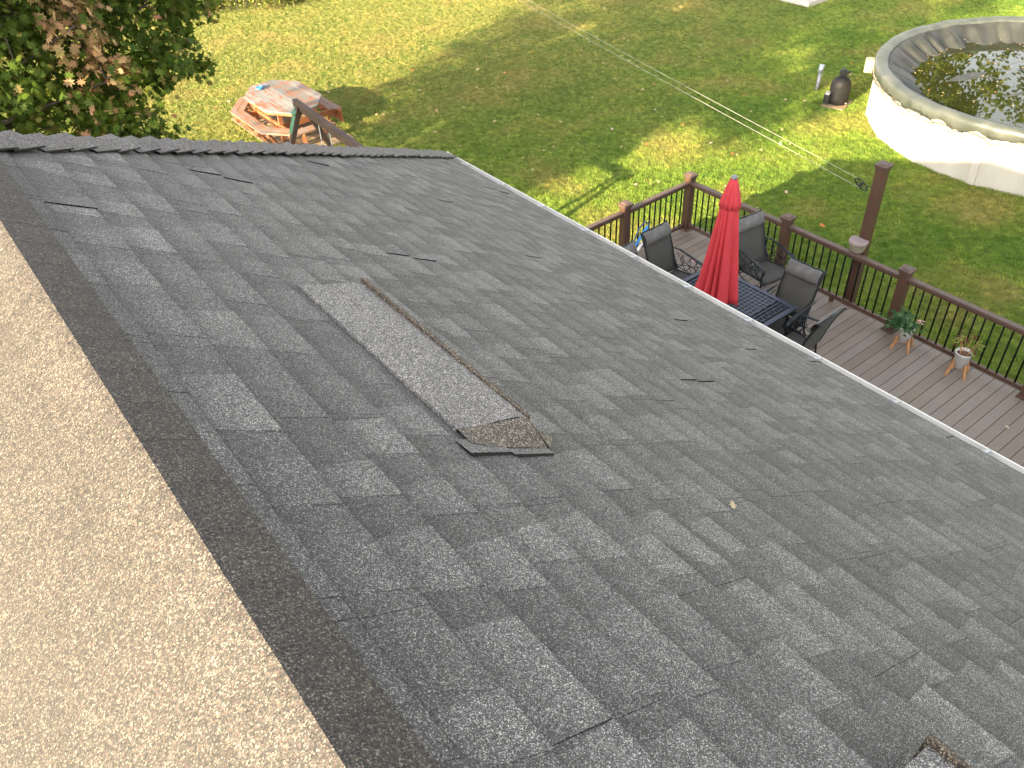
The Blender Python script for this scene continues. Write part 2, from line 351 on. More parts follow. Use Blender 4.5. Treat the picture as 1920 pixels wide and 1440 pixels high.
# ------------------------------------------------------------------ house
TH = math.radians(31.828); CT, ST = math.cos(TH), math.sin(TH)
CREST = V(.0977, 0, 6.839); YR = 3.29; EAVE_X = 4.364; YE = 7.017
SE = (EAVE_X-CREST[0])/CT
house = thing('house', (0, 0, 0), 'house with a grey shingled hip roof filling the foreground', 'house')
EXPO = .157
def roof_face(name, org, e, t, nrm, s1, lo, hi, teeth=True, seed=1, start=.02, mat=None, first=None):
    """courses of laminated shingles: e downslope, t along the course, nrm out of the roof"""
    rd = random.Random(seed); b = MB()
    def P(s, y, h):
        wv = .007*noise.noise(Vector((s*1.1, y*.8, seed*3.1)))+.003*noise.noise(Vector((s*4, y*3, seed*5.7)))
        return org+e*s+t*y+nrm*(h+wv)
    def wedge(sa, sb, ya, yb, ha, hb, tone, trap=0, hl=0, ds=0):
        # ya..yb at the butt, narrowed by trap at the top; hl lifts the yb corner
        def cl(s, y): return max(lo(s), min(hi(s), y))
        if cl(sb, yb)-cl(sb, ya) < .004 and cl(sa, yb)-cl(sa, ya) < .004: return
        sb = sb+ds
        ta, tb = cl(sa, ya+trap), cl(sa, yb-trap); ba, bb = cl(sb, ya), cl(sb, yb)
        k = max(1, int((bb-ba)/.25))
        top = [ta+(tb-ta)*i/k for i in range(k+1)]; bot = [ba+(bb-ba)*i/k for i in range(k+1)]
        r = [P(sa, y, ha+hl*.5*(1-i/k)**2) for i, y in enumerate(top)]
        q = [P(sb, y, hb+hl*(1-i/k)**2) for i, y in enumerate(bot)]
        d = [P(sb-.002, y, -.004+hl*.3*(1-i/k)**2) for i, y in enumerate(bot)]
        o = k+1
        vs = r+q+d
        fs = []; cs = []
        for i in range(k):
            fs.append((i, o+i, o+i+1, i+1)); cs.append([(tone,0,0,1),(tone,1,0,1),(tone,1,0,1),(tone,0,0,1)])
            fs.append((o+i, 2*o+i, 2*o+i+1, o+i+1)); cs.append([(0,0,0,1)]*4)
        u0, u1 = P(sa, top[0], -.004), P(sa, top[-1], -.004)
        vs += [u0, u1]
        fs.append((0, 3*o, 2*o, o)); cs.append([(tone,.6,0,1) if hl < .003 else (0,0,0,1)]*4)
        fs.append((k, 2*o-1, 3*o-1, 3*o+1)); cs.append([(tone,.6,0,1)]*4)
        b.add(vs, fs, cs)
    c = 0; s = start; ymin = min(lo(0), lo(s1)); ymax = max(hi(0), hi(s1))
    while s < s1-.01:
        sb = min(s+EXPO, s1) if c or not first else first
        if c % 2 == 0: off = (c*.31+rd.uniform(-.05, .05)) % .98; offs = {}
        kk = 0
        y = ymin-1+off
        while y < ymax:
            y1 = y+.98
            jt = rd.random(); kk += 1
            if c % 2 and offs.get(kk) and rd.random() < .85: jt = 0
            if mat: jt = 1; 
            lift = rd.uniform(.0032, .0052) if jt < .12 else rd.uniform(0, .001); gap = .0002 if mat else .0015; offs[kk] = jt < .12; jt_ = jt < .12
            base = rd.uniform(-.06, .06)
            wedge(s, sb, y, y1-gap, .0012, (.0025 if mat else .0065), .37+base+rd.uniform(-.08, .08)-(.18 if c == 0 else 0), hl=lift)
            if teeth:
                yy = y if jt_ else y+rd.uniform(0, .06)
                while yy < y1-.06:
                    wd = rd.choice((.14, .17, .20, .24))*rd.uniform(.9, 1.1); e1 = min(yy+wd, y1-gap)
                    if e1-yy > .05:
                        endj = yy < y+.001
                        wedge(s, sb, yy, e1, .0017, .0085, .62+base+rd.uniform(-.21, .19)-(.38 if c == 0 else 0), .0 if endj else .014, hl=lift if endj else 0, ds=rd.uniform(-.004, .005))
                    yy = e1+rd.choice((.09, .12, .15))*rd.uniform(.85, 1.15)
            y = y1
        s = sb; c += 1
    o = b.build(name, mat or m_shing, house)
    u = MB(); pts = [org+e*0+t*lo(0)-nrm*.006, org+e*s1+t*lo(s1)-nrm*.006, org+e*s1+t*hi(s1)-nrm*.006, org+e*0+t*hi(0)-nrm*.006]
    dn = [p-V(0,0,.05) for p in pts]
    u.add(pts+dn, [(0,1,2,3),(7,6,5,4),(0,4,5,1),(1,5,6,2),(2,6,7,3),(3,7,4,0)])
    ub = u.build('underlayment', m_felt, o)
    return o
hp = (YE-YR)/(EAVE_X-CREST[0])
YS = -6.0
eE, eW = V(CT,0,-ST), V(-CT,0,-ST); nE, nW = V(ST,0,CT), V(-ST,0,CT); tY = V(0,1,0)
SHG = .115
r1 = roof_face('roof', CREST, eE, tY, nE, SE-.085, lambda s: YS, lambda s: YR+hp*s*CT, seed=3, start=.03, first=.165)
r1['label'] = 'shaded grey shingled roof slope facing the yard'
r2 = roof_face('roof', CREST, eW, tY, nW, SE-.045, lambda s: YS, lambda s: YR+hp*s*CT, seed=4, start=.03, teeth=False, mat=m_west, first=.165)
r2['label'] = 'sunlit roof slope beyond the ridge'
dz = CREST[2]-(CREST[2]-SE*ST); dy = YE-YR; ln = math.hypot(dy, dz)
eN = V(0, dy/ln, -dz/ln); nN = V(0, dz/ln, dy/ln)
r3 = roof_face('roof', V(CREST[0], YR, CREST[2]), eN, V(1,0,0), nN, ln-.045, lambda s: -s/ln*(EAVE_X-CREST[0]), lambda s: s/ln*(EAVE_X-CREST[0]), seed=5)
# cap shingles
def caps(name, a, b, wa, wb, na, nb, half, expo, mat, thick, seed, lift=.004, hh=.016, rnd=.035):
    """bent caps from a to b; wa/wb unit vectors down the two slopes; na/nb their normals; butts face b"""
    rd = random.Random(seed); m = MB(); L = np.linalg.norm(b-a); d = (b-a)/L; n = int(L/expo)
    nm = (na+nb); nm = nm/np.linalg.norm(nm)
    wav = lambda x: .007*noise.noise(Vector((x*.6, seed, 1.3)))
    for i in range(n):
        t0, t1 = i*expo, (i+1)*expo+.004; tn = rd.uniform(.48, .66)
        hw1 = half+rd.uniform(-.006, .006)*(thick > .004); jit = rd.uniform(-.01, .01); sk = rd.uniform(-.008, .008)*(thick > .004)
        def ring(t, h, hw, cut=0):
            out = []
            for k in (-1, -.66, -.34, -.12, 0, .12, .34, .66, 1):
                wv, nn = (wa, na) if k < 0 else (wb, nb)
                if k == 0: p = a+d*t+nm*(h/CT-.004)
                else: p = a+d*(t+sk*k)+wv*abs(k)*hw+nn*(h if abs(k) > .2 else h-.0005)
                out.append(p+nm*wav(t))
            return out
        lf = lift*rd.uniform(.3, 1.4)
        r0 = ring(t0, hh-min(.004, thick*.4), hw1); r1_ = ring(t1, hh+thick+lf, hw1)
        d0 = ring(t0, hh-.004-thick, hw1); d1 = ring(t1, hh+lf-(.006 if thick < .004 else 0), hw1)
        K = 9; vs = r0+r1_+d0+d1; fs = []; cs = []
        for k in range(K-1):
            fs.append((k, k+1, K+k+1, K+k)); cs.append([(tn,.35,0,1),(tn,.35,0,1),(tn,1,0,1),(tn,1,0,1)])
            fs.append((K+k, K+k+1, 3*K+k+1, 3*K+k)); cs.append([(0,0,0,1) if thick > .004 else (tn,.7,0,1)]*4)
            fs.append((2*K+k+1, 2*K+k, 3*K+k, 3*K+k+1)); cs.append([(0,0,0,1)]*4)
        for k in (0, K-1):
            f = (k, K+k, 3*K+k, 2*K+k); fs.append(f if k == 0 else f[::-1]); cs.append([(0,0,0,1)]*4)
        m.add(vs, fs, cs)
    return m.build(name, mat, house)
caps('ridge_cap', V(CREST[0], YR+.1, CREST[2]), V(CREST[0], YS, CREST[2]), eW, eE, nW, nE, .117, .145, m_cap, .0003, 11, lift=.0, hh=.0105, rnd=.05)
ha = V(CREST[0], YR, CREST[2]); hb = V(EAVE_X+.01, YE+.01, CREST[2]-SE*ST); hd = (hb-ha)/np.linalg.norm(hb-ha)
wE = np.cross(nE, hd); wE = wE if wE[1] < 0 else -wE; wN = np.cross(nN, hd); wN = wN if wN[0] < 0 else -wN
caps('hip_cap', ha, hb, wE/np.linalg.norm(wE), wN/np.linalg.norm(wN), nE, nN, .135, .14, m_hip, .007, 12, lift=.010, hh=.020, rnd=.06)
hwm = V(-EAVE_X+2*CREST[0], YE+.01, CREST[2]-SE*ST); hd2 = (hwm-ha)/np.linalg.norm(hwm-ha)
wW = np.cross(nW, hd2); wW = wW if wW[1] < 0 else -wW; wN2 = np.cross(nN, hd2); wN2 = wN2 if wN2[0] > 0 else -wN2
caps('hip_cap', ha, hwm, wW/np.linalg.norm(wW), wN2/np.linalg.norm(wN2), nW, nN, .135, .14, m_hip, .007, 13, lift=.010, hh=.020, rnd=.06)
# walls under the eaves
EZ = CREST[2]-SE*ST
wl = MB(); wl.box((CREST[0], (YS+.3+YE-.45)/2, (EZ-.12)/2), (2*(EAVE_X-CREST[0])-.9, YE-.45-YS-.3, EZ-.12))
wl.add([(-EAVE_X+.6,YS+.3,EZ-.12),(EAVE_X-.35,YS+.3,EZ-.12),(CREST[0],YS+.3,CREST[2]-.15)], [(0,1,2)])
wl.build('wall', m_siding, house)
sf = MB(); sf.box((CREST[0], (YS+YE)/2, EZ-.10), (2*(EAVE_X-CREST[0])-.02, YE-YS-.02, .02)); sf.build('soffit', m_white, house)
# gutter on the yard side
gx = EAVE_X-.04; gt = MB()
prof = [(gx-.01,EZ+.02),(gx-.008,EZ-.09),(gx+.05,EZ-.095),(gx+.090,EZ-.05),(gx+.094,EZ-.006),(gx+.080,EZ-.001),(gx+.080,EZ-.011),(gx+.088,EZ-.014),(gx+.084,EZ-.048),(gx+.047,EZ-.088),(gx-.003,EZ-.084),(gx-.005,EZ+.02)]
ys = [YS, YE+.03]
gt.add([(x, y, z) for y in ys for x, z in prof], [(i, i+12 if i < 11 else 12+i, (i+1) % 12+12, (i+1) % 12) for i in range(12)]+[tuple(range(12)), tuple(range(12, 24))[::-1]])
gut = gt.build('gutter', m_white, house)
ec = MB(); ec.add([(gx-.012,YE+.032,EZ+.03),(gx+.085,YE+.032,EZ+.006),(gx+.08,YE+.032,EZ-.05),(gx+.055,YE+.032,EZ-.1),(gx-.012,YE+.032,EZ-.1),
   (gx-.012,YE+.038,EZ+.03),(gx+.085,YE+.038,EZ+.006),(gx+.08,YE+.038,EZ-.05),(gx+.055,YE+.038,EZ-.1),(gx-.012,YE+.038,EZ-.1)],
   [(0,1,2,3,4),(9,8,7,6,5),(0,5,6,1),(1,6,7,2),(2,7,8,3),(3,8,9,4),(4,9,5,0)]); ec.build('end_cap', m_white, gut)
tr_ = MB(); tr_.box((gx+.035, (YS+YE)/2, EZ-.050), (.075, YE-YS-.05, .01)); tr_.build('gutter_shade_strip', m_soil, gut)  # dark strip in the soil colour, standing for shade inside the gutter
de = MB(); de.beam((gx-.032, YS, EZ+.0435), (gx-.032, YE-.03, EZ+.0435), .036, .004, up=(ST,0,CT)); de.build('drip_edge', m_cream, house)
y = YE-.35
while y > -1:
    h = MB(); h.beam((gx-.02, y, EZ+.034), (gx+.088, y, EZ-.004), .022, .004); h.box((gx+.005, y, EZ+.028), (.02,.03,.008)); h.build('gutter_hanger', m_galv, gut); y -= .61
# off-ridge vents
def vent(y0, y1, lab):
    def Q(s, y, h): return CREST+eE*s+tY*y+nE*h
    sa, sb = .835, 1.078
    hs = .012; hb_ = .055
    top = MB()
    k = 12
    rows = []
    for i in range(k+1):
        y = y0+(y1-y0)*i/k
        rows.append([Q(sa, y, hs), Q(sa+.08, y, .024), Q(sb-.05, y, hb_-.006), Q(sb, y, hb_)])
    top.sheet(rows)
    # far end triangle
    top.add([Q(sa, y1, hs), Q(sb, y1, hb_), Q(sb, y1, .004), Q(sa, y1, .004)], [(0,1,2,3)])
    top.add([Q(sa, y0, hs), Q(sa, y1, hs), Q(sa, y1, .002), Q(sa, y0, .002)], [(0,1,2,3)])
    vo = top.build('roof_vent', m_vent, house); vo['label'] = lab
    lip = MB()
    lip.add([Q(sb-.003, y0-.0, hb_+.004), Q(sb+.016, y0-.0, hb_+.006), Q(sb+.03, y0-.0, .012), Q(sb+.002, y0-.0, .008),
             Q(sb-.003, y1+.01, hb_+.014), Q(sb+.016, y1+.01, hb_+.015), Q(sb+.03, y1+.01, .012), Q(sb+.008, y1+.01, .008)],
            [(0,1,2,3),(7,6,5,4),(0,4,5,1),(1,5,6,2),(2,6,7,3),(3,7,4,0)])
    lip.build('louvre_lip', m_ventb, vo)
    en = MB()
    yb = y0-.105
    A0, A1, A2 = Q(sa+.0, y0, hs), Q(sa+.075, y0, .023), Q(sb, y0, hb_)
    B0, B1, B2 = Q(sa-.005, y0-.07, .0125), Q(sa+.06, yb+.01, .013), Q(sb+.014, yb, .015)
    mid1, mid2 = Q(sa+.07, y0-.045, .020), Q(sb+.004, y0-.045, .043)
    en.add([A0, A1, mid1, B1, B0], [(4,3,2,1,0)])
    en.add([A1, A2, mid2, mid1], [(3,2,1,0)]); en.add([mid1, mid2, B2, B1], [(3,2,1,0)])
    en.build('end_cap', m_vende, vo)
    fl = MB()
    F = [A2, Q(sb+.060, y0-.01, .020), Q(sb+.095, y0-.045, .013), Q(sb+.02, yb-.005, .016), mid2]
    fl.add(F, [(4,3,2,1,0)]); fl.add([p-nE*.003 for p in F], [(0,1,2,3,4)])
    fl.build('flange', m_vende, vo)
    ct = MB()
    for (a_, bb, yn, yt) in ((sa-.045, sa+.100, y0-.118, y0-.05), (sa+.104, sb+.016, y0-.130, y0-.06)):
        h = .0125; h2 = .0155
        top_, bot_ = [Q(a_, yn, h), Q(bb, yn-.004, h2), Q(bb, yt, h-.002), Q(a_, yt, h-.003)], [Q(a_, yn, .004), Q(bb, yn-.004, .004)]
        ct.add(top_+bot_, [(0,1,2,3),(4,5,1,0)], [[(.6,.9,0,1)]*4, [(0,0,0,1)]*4])
    ct.build('cut_shingle', m_shing, vo)
    return vo
vent(1.40, 2.33, 'long low vent in the middle of the shaded slope')
vent(-.76, .165, 'second low vent entering at the lower right corner')
# dried scraps on the roof
DECK_Z = CAMZ-7.146

# ------------------------------------------------------------------ deck
RX = 9.7; RY = 8.23
deck = thing('deck', (6.8, 3, 0), 'raised deck of grey brown composite boards behind the house', 'deck')
b = MB(); y = 2.615-.1435*50; rd = random.Random(3)
gapb = MB()
while y < RY+.05:
    y1 = min(y+.1435, RY+.12); tn = rd.random()
    b.cur = (tn, 0, 0, 1); b.box(((3.95+RX+.06)/2, (y+y1)/2, DECK_Z-.0125), (RX+.06-3.95, y1-y-.008, .025))
    y += .1435
b.build('floor_boards', m_deck, deck)
b = MB(); b.box(((3.97+RX+.04)/2, (RY+.1-4.5)/2, DECK_Z-.045), (RX+.04-3.97, RY+.1+4.5, .03)); b.build('joist_frame', m_dgap, deck)
b = MB(); b.box((RX+.075, (RY+.14-4.5)/2, DECK_Z-.11), (.025, RY+.14+4.5, .22)); b.box(((3.95+RX+.06)/2, RY+.14, DECK_Z-.11), (RX+.06-3.95, .025, .22)); b.build('fascia', m_rail, deck)
for yy in (8.1, 5.6, 3.1, .6):
    for xx in (9.6, 6.9): b = MB(); b.box((xx, yy, (DECK_Z-.06)/2), (.14,.14,DECK_Z-.06)); b.build('support_post', m_beam, deck)
rail = thing('deck_railing', (RX, RY, DECK_Z), 'brown railing with black balusters round two sides of the deck', 'railing')
def post(par, x, y, h, wd=.125, z0=DECK_Z, skirt=True):
    b = MB(); b.box((x, y, z0+h/2), (wd, wd, h))
    if skirt: b.box((x, y, z0+.02), (wd+.05, wd+.05, .04), taper=.9)
    p = b.build('post', m_rail, par, bevel=.004)
    c = MB(); c.box((x, y, z0+h+.0), (wd+.012, wd+.012, .05), taper=1.22); c.box((x, y, z0+h+.036), (wd+.05, wd+.05, .022)); c.box((x, y, z0+h+.056), (wd-.01, wd-.01, .018), taper=.8)
    c.build('post_cap', m_railtop, p, bevel=.003)
    return p
PY = [8.23, 6.31, 4.38, 2.47, .55, -1.4]; PX = [9.7, 8.25, 6.78, 5.3]
for yy in PY: post(rail, RX, yy, .96)
for xx in PX[1:]: post(rail, xx, RY, .96)
def section(a, bb, nb):
    a = Vector(a); bb = Vector(bb); d = (bb-a).normalized(); a2 = a+d*.06; b2 = bb-d*.06
    m = MB(); z = Vector((0,0,DECK_Z+.87)); m.beam(a2+z, b2+z, .085, .04); m.build('top_rail', m_railtop, rail, bevel=.006)
    m = MB(); z = Vector((0,0,DECK_Z+.83)); m.beam(a2+z, b2+z, .05, .038); m.build('upper_fillet', m_rail, rail)
    m = MB(); z = Vector((0,0,DECK_Z+.105)); m.beam(a2+z, b2+z, .055, .055); m.build('bottom_rail', m_rail, rail, bevel=.004)
    m = MB(); q = (a+bb)/2; m.box((q.x, q.y, DECK_Z+.04), (.05,.05,.08)); m.build('rail_foot', m_rail, rail)
    for i in range(nb):
        p = a2+(b2-a2)*(i+1)/(nb+1); m = MB(); m.tube([p+Vector((0,0,DECK_Z+.13)), p+Vector((0,0,DECK_Z+.815))], .0125, 8); m.build('baluster', m_bal, rail, smooth=True)
for i in range(4): section((RX, PY[i], 0), (RX, PY[i+1], 0), 14)
section((PX[0], RY, 0), (PX[1], RY, 0), 10); section((PX[1], RY, 0), (PX[2], RY, 0), 10)
# tall post
tp = thing('tall_post', (9.955, 5.20, 0), 'tall brown square post standing above the railing beside the lawn', 'post')
b = MB(); b.box((9.955, 5.20, (DECK_Z+2.08)/2), (.13,.13,DECK_Z+2.08)); b.build('shaft', m_rail, tp, bevel=.004)
c = MB(); z0 = DECK_Z+2.08; c.box((9.955, 5.20, z0), (.145,.145,.05), taper=1.2); c.box((9.955, 5.20, z0+.036), (.185,.185,.022)); c.box((9.955, 5.20, z0+.056), (.12,.12,.02), taper=.75)
c.build('post_cap', m_railtop, tp, bevel=.003)
# half-round lidded box on the rail
bx = thing('feed_box', (9.75, 5.20, DECK_Z+.892), 'beige half-round box with mauve lid set on the railing against the tall post', 'box')
def dprism(m, c, r, z0, z1, k0=1., k1=1.):
    pts = [(-.02, -r)]+[(-r*1.05*math.sin(PI*i/14)-.02, -r*math.cos(PI*i/14)) for i in range(1, 14)]+[(-.02, r), (.05, r*.9), (.05, -r*.9)]
    n = len(pts); m.add([(c[0]+x*k0, c[1]+y*k0, z0) for x, y in pts]+[(c[0]+x*k1, c[1]+y*k1, z1) for x, y in pts],
        [tuple(range(n)), tuple(range(n, 2*n))[::-1]]+[(i, n+i, n+(i+1) % n, (i+1) % n) for i in range(n)])
z0 = DECK_Z+.892
m = MB(); dprism(m, (9.80, 5.19), .125, z0, z0+.14, .72, .98); m.build('body', m_beige, bx, bevel=.008)
m = MB(); dprism(m, (9.80, 5.19), .135, z0+.14, z0+.175, 1, .92); m.build('lid', m_lid, bx, bevel=.008)
# pulley and clothesline
PU = Vector((9.88, 5.41, CAMZ-5.36)); wd = Vector((.26, .965, .0)).normalized()
pl = thing('line_pulley', tuple(PU), 'black spoked pulley wheel hanging from the tall post', 'pulley')
ax = Vector((.75, -.35, .5)).normalized(); u = wd; vv = ax.cross(u).normalized()
m = MB(); m.tube([PU+(u*math.cos(a)+vv*math.sin(a))*.11 for a in [2*PI*i/24 for i in range(25)]], .009, 8, False); m.build('rim', m_black, pl, smooth=True)
for k in range(5):
    a = 2*PI*k/5; m = MB(); m.tube([PU, PU+(u*math.cos(a)+vv*math.sin(a))*.105], .006, 6); m.build('spoke', m_black, pl)
m = MB(); m.tube([PU-ax*.025, PU+ax*.025], .018, 10); m.tube([PU+ax*.02, PU-u*.09+ax*.02, (9.93, 5.26, PU.z)], .006, 6); m.build('bracket', m_black, pl)
cl = thing('clothesline', tuple(PU), 'pair of thin white lines running from the pulley across the lawn', 'clothesline')
for sgn, off in ((1, .085), (-1, -.085)):
    A = PU+vv*off*1.25; Bp = Vector((17.6, 36.5, CAMZ-5.2))+Vector((.08,-.06,0))*sgn
    m = MB(); m.tube([A.lerp(Bp, t)-Vector((0,0,.25*math.sin(PI*t))) for t in [i/24 for i in range(25)]], .0017, 5); m.build('line', m_rope, cl)
lp = Vector((11.15, 10.1, 0)); 
m = MB(); A = PU-vv*.106; q = A.lerp(Vector((17.6,36.5,CAMZ-5.2)), .055); m.tube([q, q-Vector((0,0,.05))], .012, 8); m.build('line_tightener', m_galv, cl)

# ------------------------------------------------------------------ furniture
TC = V(7.54, 5.73, DECK_Z)
tb = thing('patio_table', tuple(TC), 'square dark blue metal table with basket-weave top on the deck', 'table')
W = .735; z = DECK_Z+.715
top = MB(); top.box((TC[0], TC[1], z-.016), (2*W-.02, 2*W-.02, .012)); top.build('top_recess', m_tdark, tb)
fr = MB()
for sx in (-1, 1): fr.box((TC[0]+sx*(W-.035), TC[1], z-.008), (.07, 2*W, .034)); fr.box((TC[0], TC[1]+sx*(W-.035), z-.0085), (2*W-.141, .07, .033))
for sx in (-1, 1):
    fr.box((TC[0], TC[1]+sx*(W-.235), z-.0075), (2*W-.142, .02, .03))
tt = fr.build('tabletop', m_table, tb, bevel=.008)
wv = MB(); cell = .0655; nx = int((2*W-.15)/cell)
x0 = TC[0]-nx*cell/2; ny = int((2*W-.50)/cell); y0 = TC[1]-ny*cell/2
for i in range(nx):
    for j in range(ny):
        cx_, cy_ = x0+(i+.5)*cell, y0+(j+.5)*cell
        if (i+j) % 2: wv.box((cx_, cy_, z-.004), (cell*1.12, cell*.72, .014), taper=.93)
        else: wv.box((cx_, cy_, z-.0047), (cell*.72, cell*1.12, .0143), taper=.93)
wv.build('basket_weave', m_table, tt)
pf = MB(); hole = []
for sy in (-1, 1):
    yc = TC[1]+sy*(W-.150); k = 22
    for i in range(k):
        xx = TC[0]-W+.08+(i+.5)*(2*W-.16)/k
        pf.box((xx, yc, z-.0045), (.012, .145, .014), M=Matrix.Rotation(.5*(1 if i % 2 else -1), 3, 'Z'))
    for q in (-.035, .035): pf.box((TC[0], yc+q, z-.005), (2*W-.15, .012, .013))
    pf.build('pierced_border', m_table, tt); pf = MB()
for sx in (-1, 1):
    for sy in (-1, 1):
        m = MB(); x, y = TC[0]+sx*(W-.10), TC[1]+sy*(W-.10)
        m.tube([(x, y, z-.02), (x+sx*.03, y+sy*.03, z-.2), (x-sx*.02, y-sy*.02, z-.45), (x+sx*.04, y+sy*.04, DECK_Z+.012)], [.028,.022,.018,.028], 10); m.build('leg', m_iron, tb, smooth=True)
# umbrella
um = thing('patio_umbrella', tuple(TC), 'closed red umbrella standing in the middle of the blue table', 'umbrella')
m = MB(); m.tube([(TC[0], TC[1], DECK_Z+.05), (TC[0], TC[1], DECK_Z+2.55)], .019, 12); m.build('pole', m_black, um, smooth=True)
m = MB(); m.lathe([(.22, 0), (.22, .05), (.05, .09), (.035, .3)], tuple(TC), 28); m.build('base', m_black, um)
def pleat(amp, nf, ph, hem=0):
    def f(r, z, a, i):
        w1 = abs(math.sin(a*nf/2+ph+.35*math.sin(a*2+1)+z*.25)); w2 = math.sin(a*3+.7)*.07+math.sin(a*5+z*2)*.04
        return r*(1-amp*(1-w1**.8)+w2), (hem*(math.sin(a*4+1)*.03+abs(math.sin(a*nf/2+ph))*-.03))
    return f
m = MB()
pr = [(.060, 2.33), (.105, 2.22), (.130, 2.05), (.158, 1.85), (.190, 1.6), (.225, 1.35), (.258, 1.12), (.292, .96), (.305, .85)]
def fmain(r, z, a, i):
    q, dz = pleat(.12+.30*min(1, (2.3-z)/1.2), 11, .3)(r, z, a+.22*math.sin(a*2)+.1*math.sin(a*5+1), i)
    k = 1 if i >= 7 else (i/7)**2
    return q*(1+.12*math.cos(a-2.3)*k), dz+(k*(.035*math.sin(a*4+2)-.05*abs(math.sin(a*8+.3)) if i == 8 else 0))
m.lathe(pr, tuple(TC), 176, fmain, cap=False)
cn = m.build('canopy', m_red, um, smooth=True, solid=.004)
m = MB(); m.lathe([(.040, 2.55), (.066, 2.47), (.092, 2.38), (.124, 2.26), (.134, 2.21)], tuple(TC), 128, lambda r, z, a, i: (pleat(.08+.10*i/4, 12, .1)(r, z, a, i)[0], (-.03*abs(math.sin(a*6)) if i == 4 else 0)), cap=False)
m.build('vent_tier', m_red, um, smooth=True, solid=.004)
m = MB(); m.lathe([(.036, 2.545), (.040, 2.565), (.034, 2.585)], tuple(TC), 20); m.build('finial', m_pvc, um, smooth=True)

# chairs, local: faces +Y, origin under the seat on the floor
CH = {}
def make_chair():
    r = thing('patio_chair', (0, 0, 0), None, None)
    prof = [(.27,.385), (.25,.42), (.12,.425), (0,.41), (-.14,.395), (-.22,.40), (-.265,.47), (-.30,.60), (-.345,.75), (-.40,.90), (-.455,1.02), (-.485,1.08)]
    def rib(xs, pr, z=0): return [[(x, y, zz+z) for x in xs] for y, zz in pr]
    m = MB(); m.sheet([[(x, y, zz-.012*math.cos(x/.25*PI/2)) for x in np.linspace(-.25, .25, 7)] for y, zz in prof[:6]]); m.build('seat', m_sling, r, smooth=True, solid=.008)
    m = MB(); m.sheet([[(x, y-.014*math.cos(x/.25*PI/2), zz) for x in np.linspace(-.25, .25, 7)] for y, zz in prof[5:]]); m.build('backrest', m_sling, r, smooth=True, solid=.008)
    m = MB(); R_ = []
    for i in range(13):
        a = -PI*.52+PI*1.04*i/12
        cy_, cz_ = -.425, 1.0; th_ = .045; hh_ = .085
        yy = cy_+th_*math.cos(a)*.93; zz = cz_+hh_*math.sin(a)
        R_.append([(x*(1-.02*abs(math.cos(a))), yy-(zz-1.0)*.40+.004*math.sin(x*40), zz+.004*math.cos(x*31)) for x in np.linspace(-.25, .25, 15)])
    m.sheet(R_)
    m.build('head_pillow', m_pillow, r, smooth=True, solid=.01)
    for sx in (-1, 1):
        m = MB(); m.tube([(sx*.262, y, z_) for y, z_ in prof]+[(sx*.262, -.51, 1.10)], .013, 8); m.build('side_rail', m_iron, r, smooth=True)
        ap = [(-.335,.70), (-.2,.715), (0,.69), (.14,.665), (.235,.65), (.275,.61), (.278,.57)]
        m = MB(); x = sx*.30
        rows = []
        for i, (y, z_) in enumerate(ap):
            hw = .018+.014*min(1, i/3); rows.append((y, z_, hw))
        vs = []; fs = []
        for y, z_, hw in rows: vs += [(x-hw, y, z_), (x-hw*.6, y, z_+.012), (x+hw*.6, y, z_+.012), (x+hw, y, z_), (x, y, z_-.01)]
        for i in range(len(rows)-1):
            for k in range(5): fs.append((i*5+k, i*5+(k+1) % 5, (i+1)*5+(k+1) % 5, (i+1)*5+k))
        fs += [(0,1,2,3,4)[::-1], tuple(len(vs)-5+k for k in range(5))]
        m.add(vs, fs); m.build('armrest', m_iron, r, smooth=True)
        m = MB(); x = sx*.285
        m.tube([(x, .27, .585), (x, .235, .50), (x, .245, .40), (x+sx*.01, .275, .22), (x+sx*.02, .30, .012)], .013, 8); m.build('leg', m_iron, r, smooth=True)
        m = MB(); m.tube([(x-sx*.02, -.30, .60), (x-sx*.01, -.22, .42), (x, -.235, .25), (x+sx*.02, -.33, .012)], .013, 8); m.build('leg', m_iron, r, smooth=True)
        m = MB()
        m.tube([(x, .24, .34), (x, .1, .30), (x, 0, .285), (x, -.12, .30), (x, -.23, .34)], .010, 6)
        m.build('side_stretcher', m_iron, r, smooth=True)
        m = MB()                         # scrollwork between armrest and seat
        m.tube([(x, .22, .62), (x, .05, .53), (x, -.12, .56), (x, -.27, .66)], .006, 6)
        m.tube([(x, .22, .45), (x, .05, .545), (x, -.12, .50), (x, -.25, .45)], .006, 6)
        for q in (-.14, 0, .13):
            m.tube([(x, q-.05, .43), (x, q, .50), (x, q+.03, .57), (x, q-.02, .66)], .006, 6)
            m.tube([(x, q+.06, .43), (x, q+.01, .50), (x, q-.04, .57), (x, q+.01, .66)], .006, 6)
        m.tube([(x, .24, .425), (x, 0, .42), (x, -.24, .43)], .008, 6)
        m.build('scrollwork', m_iron, r, smooth=True)
    for y, z_ in ((.255,.385), (-.22,.36)):
        m = MB(); m.tube([(-.28, y, z_-.02), (0, y, z_-.035), (.28, y, z_-.02)], .011, 8); m.build('cross_bar', m_iron, r, smooth=True)
    m = MB(); m.tube([(-.262, -.485, 1.085), (.262, -.485, 1.085)], .011, 8); m.build('back_bar', m_iron, r, smooth=True)
    return r
ch0 = make_chair()
CHS = [((7.93, 6.83), 180, 'sling chair at the far table end between the roof edge and the umbrella'),
       ((7.22, 6.74), 186, 'sling chair mostly hidden by the roof edge, only its headrest showing'),
       ((9.10, 6.16), 172, 'sling chair standing clear of the table just right of the red umbrella'),
       ((8.22, 5.22), 92, 'sling chair with pale streaked headrest on the railing side of the table'),
       ((7.93, 4.80), 2, 'sling chair nearest the roof seen from behind')]
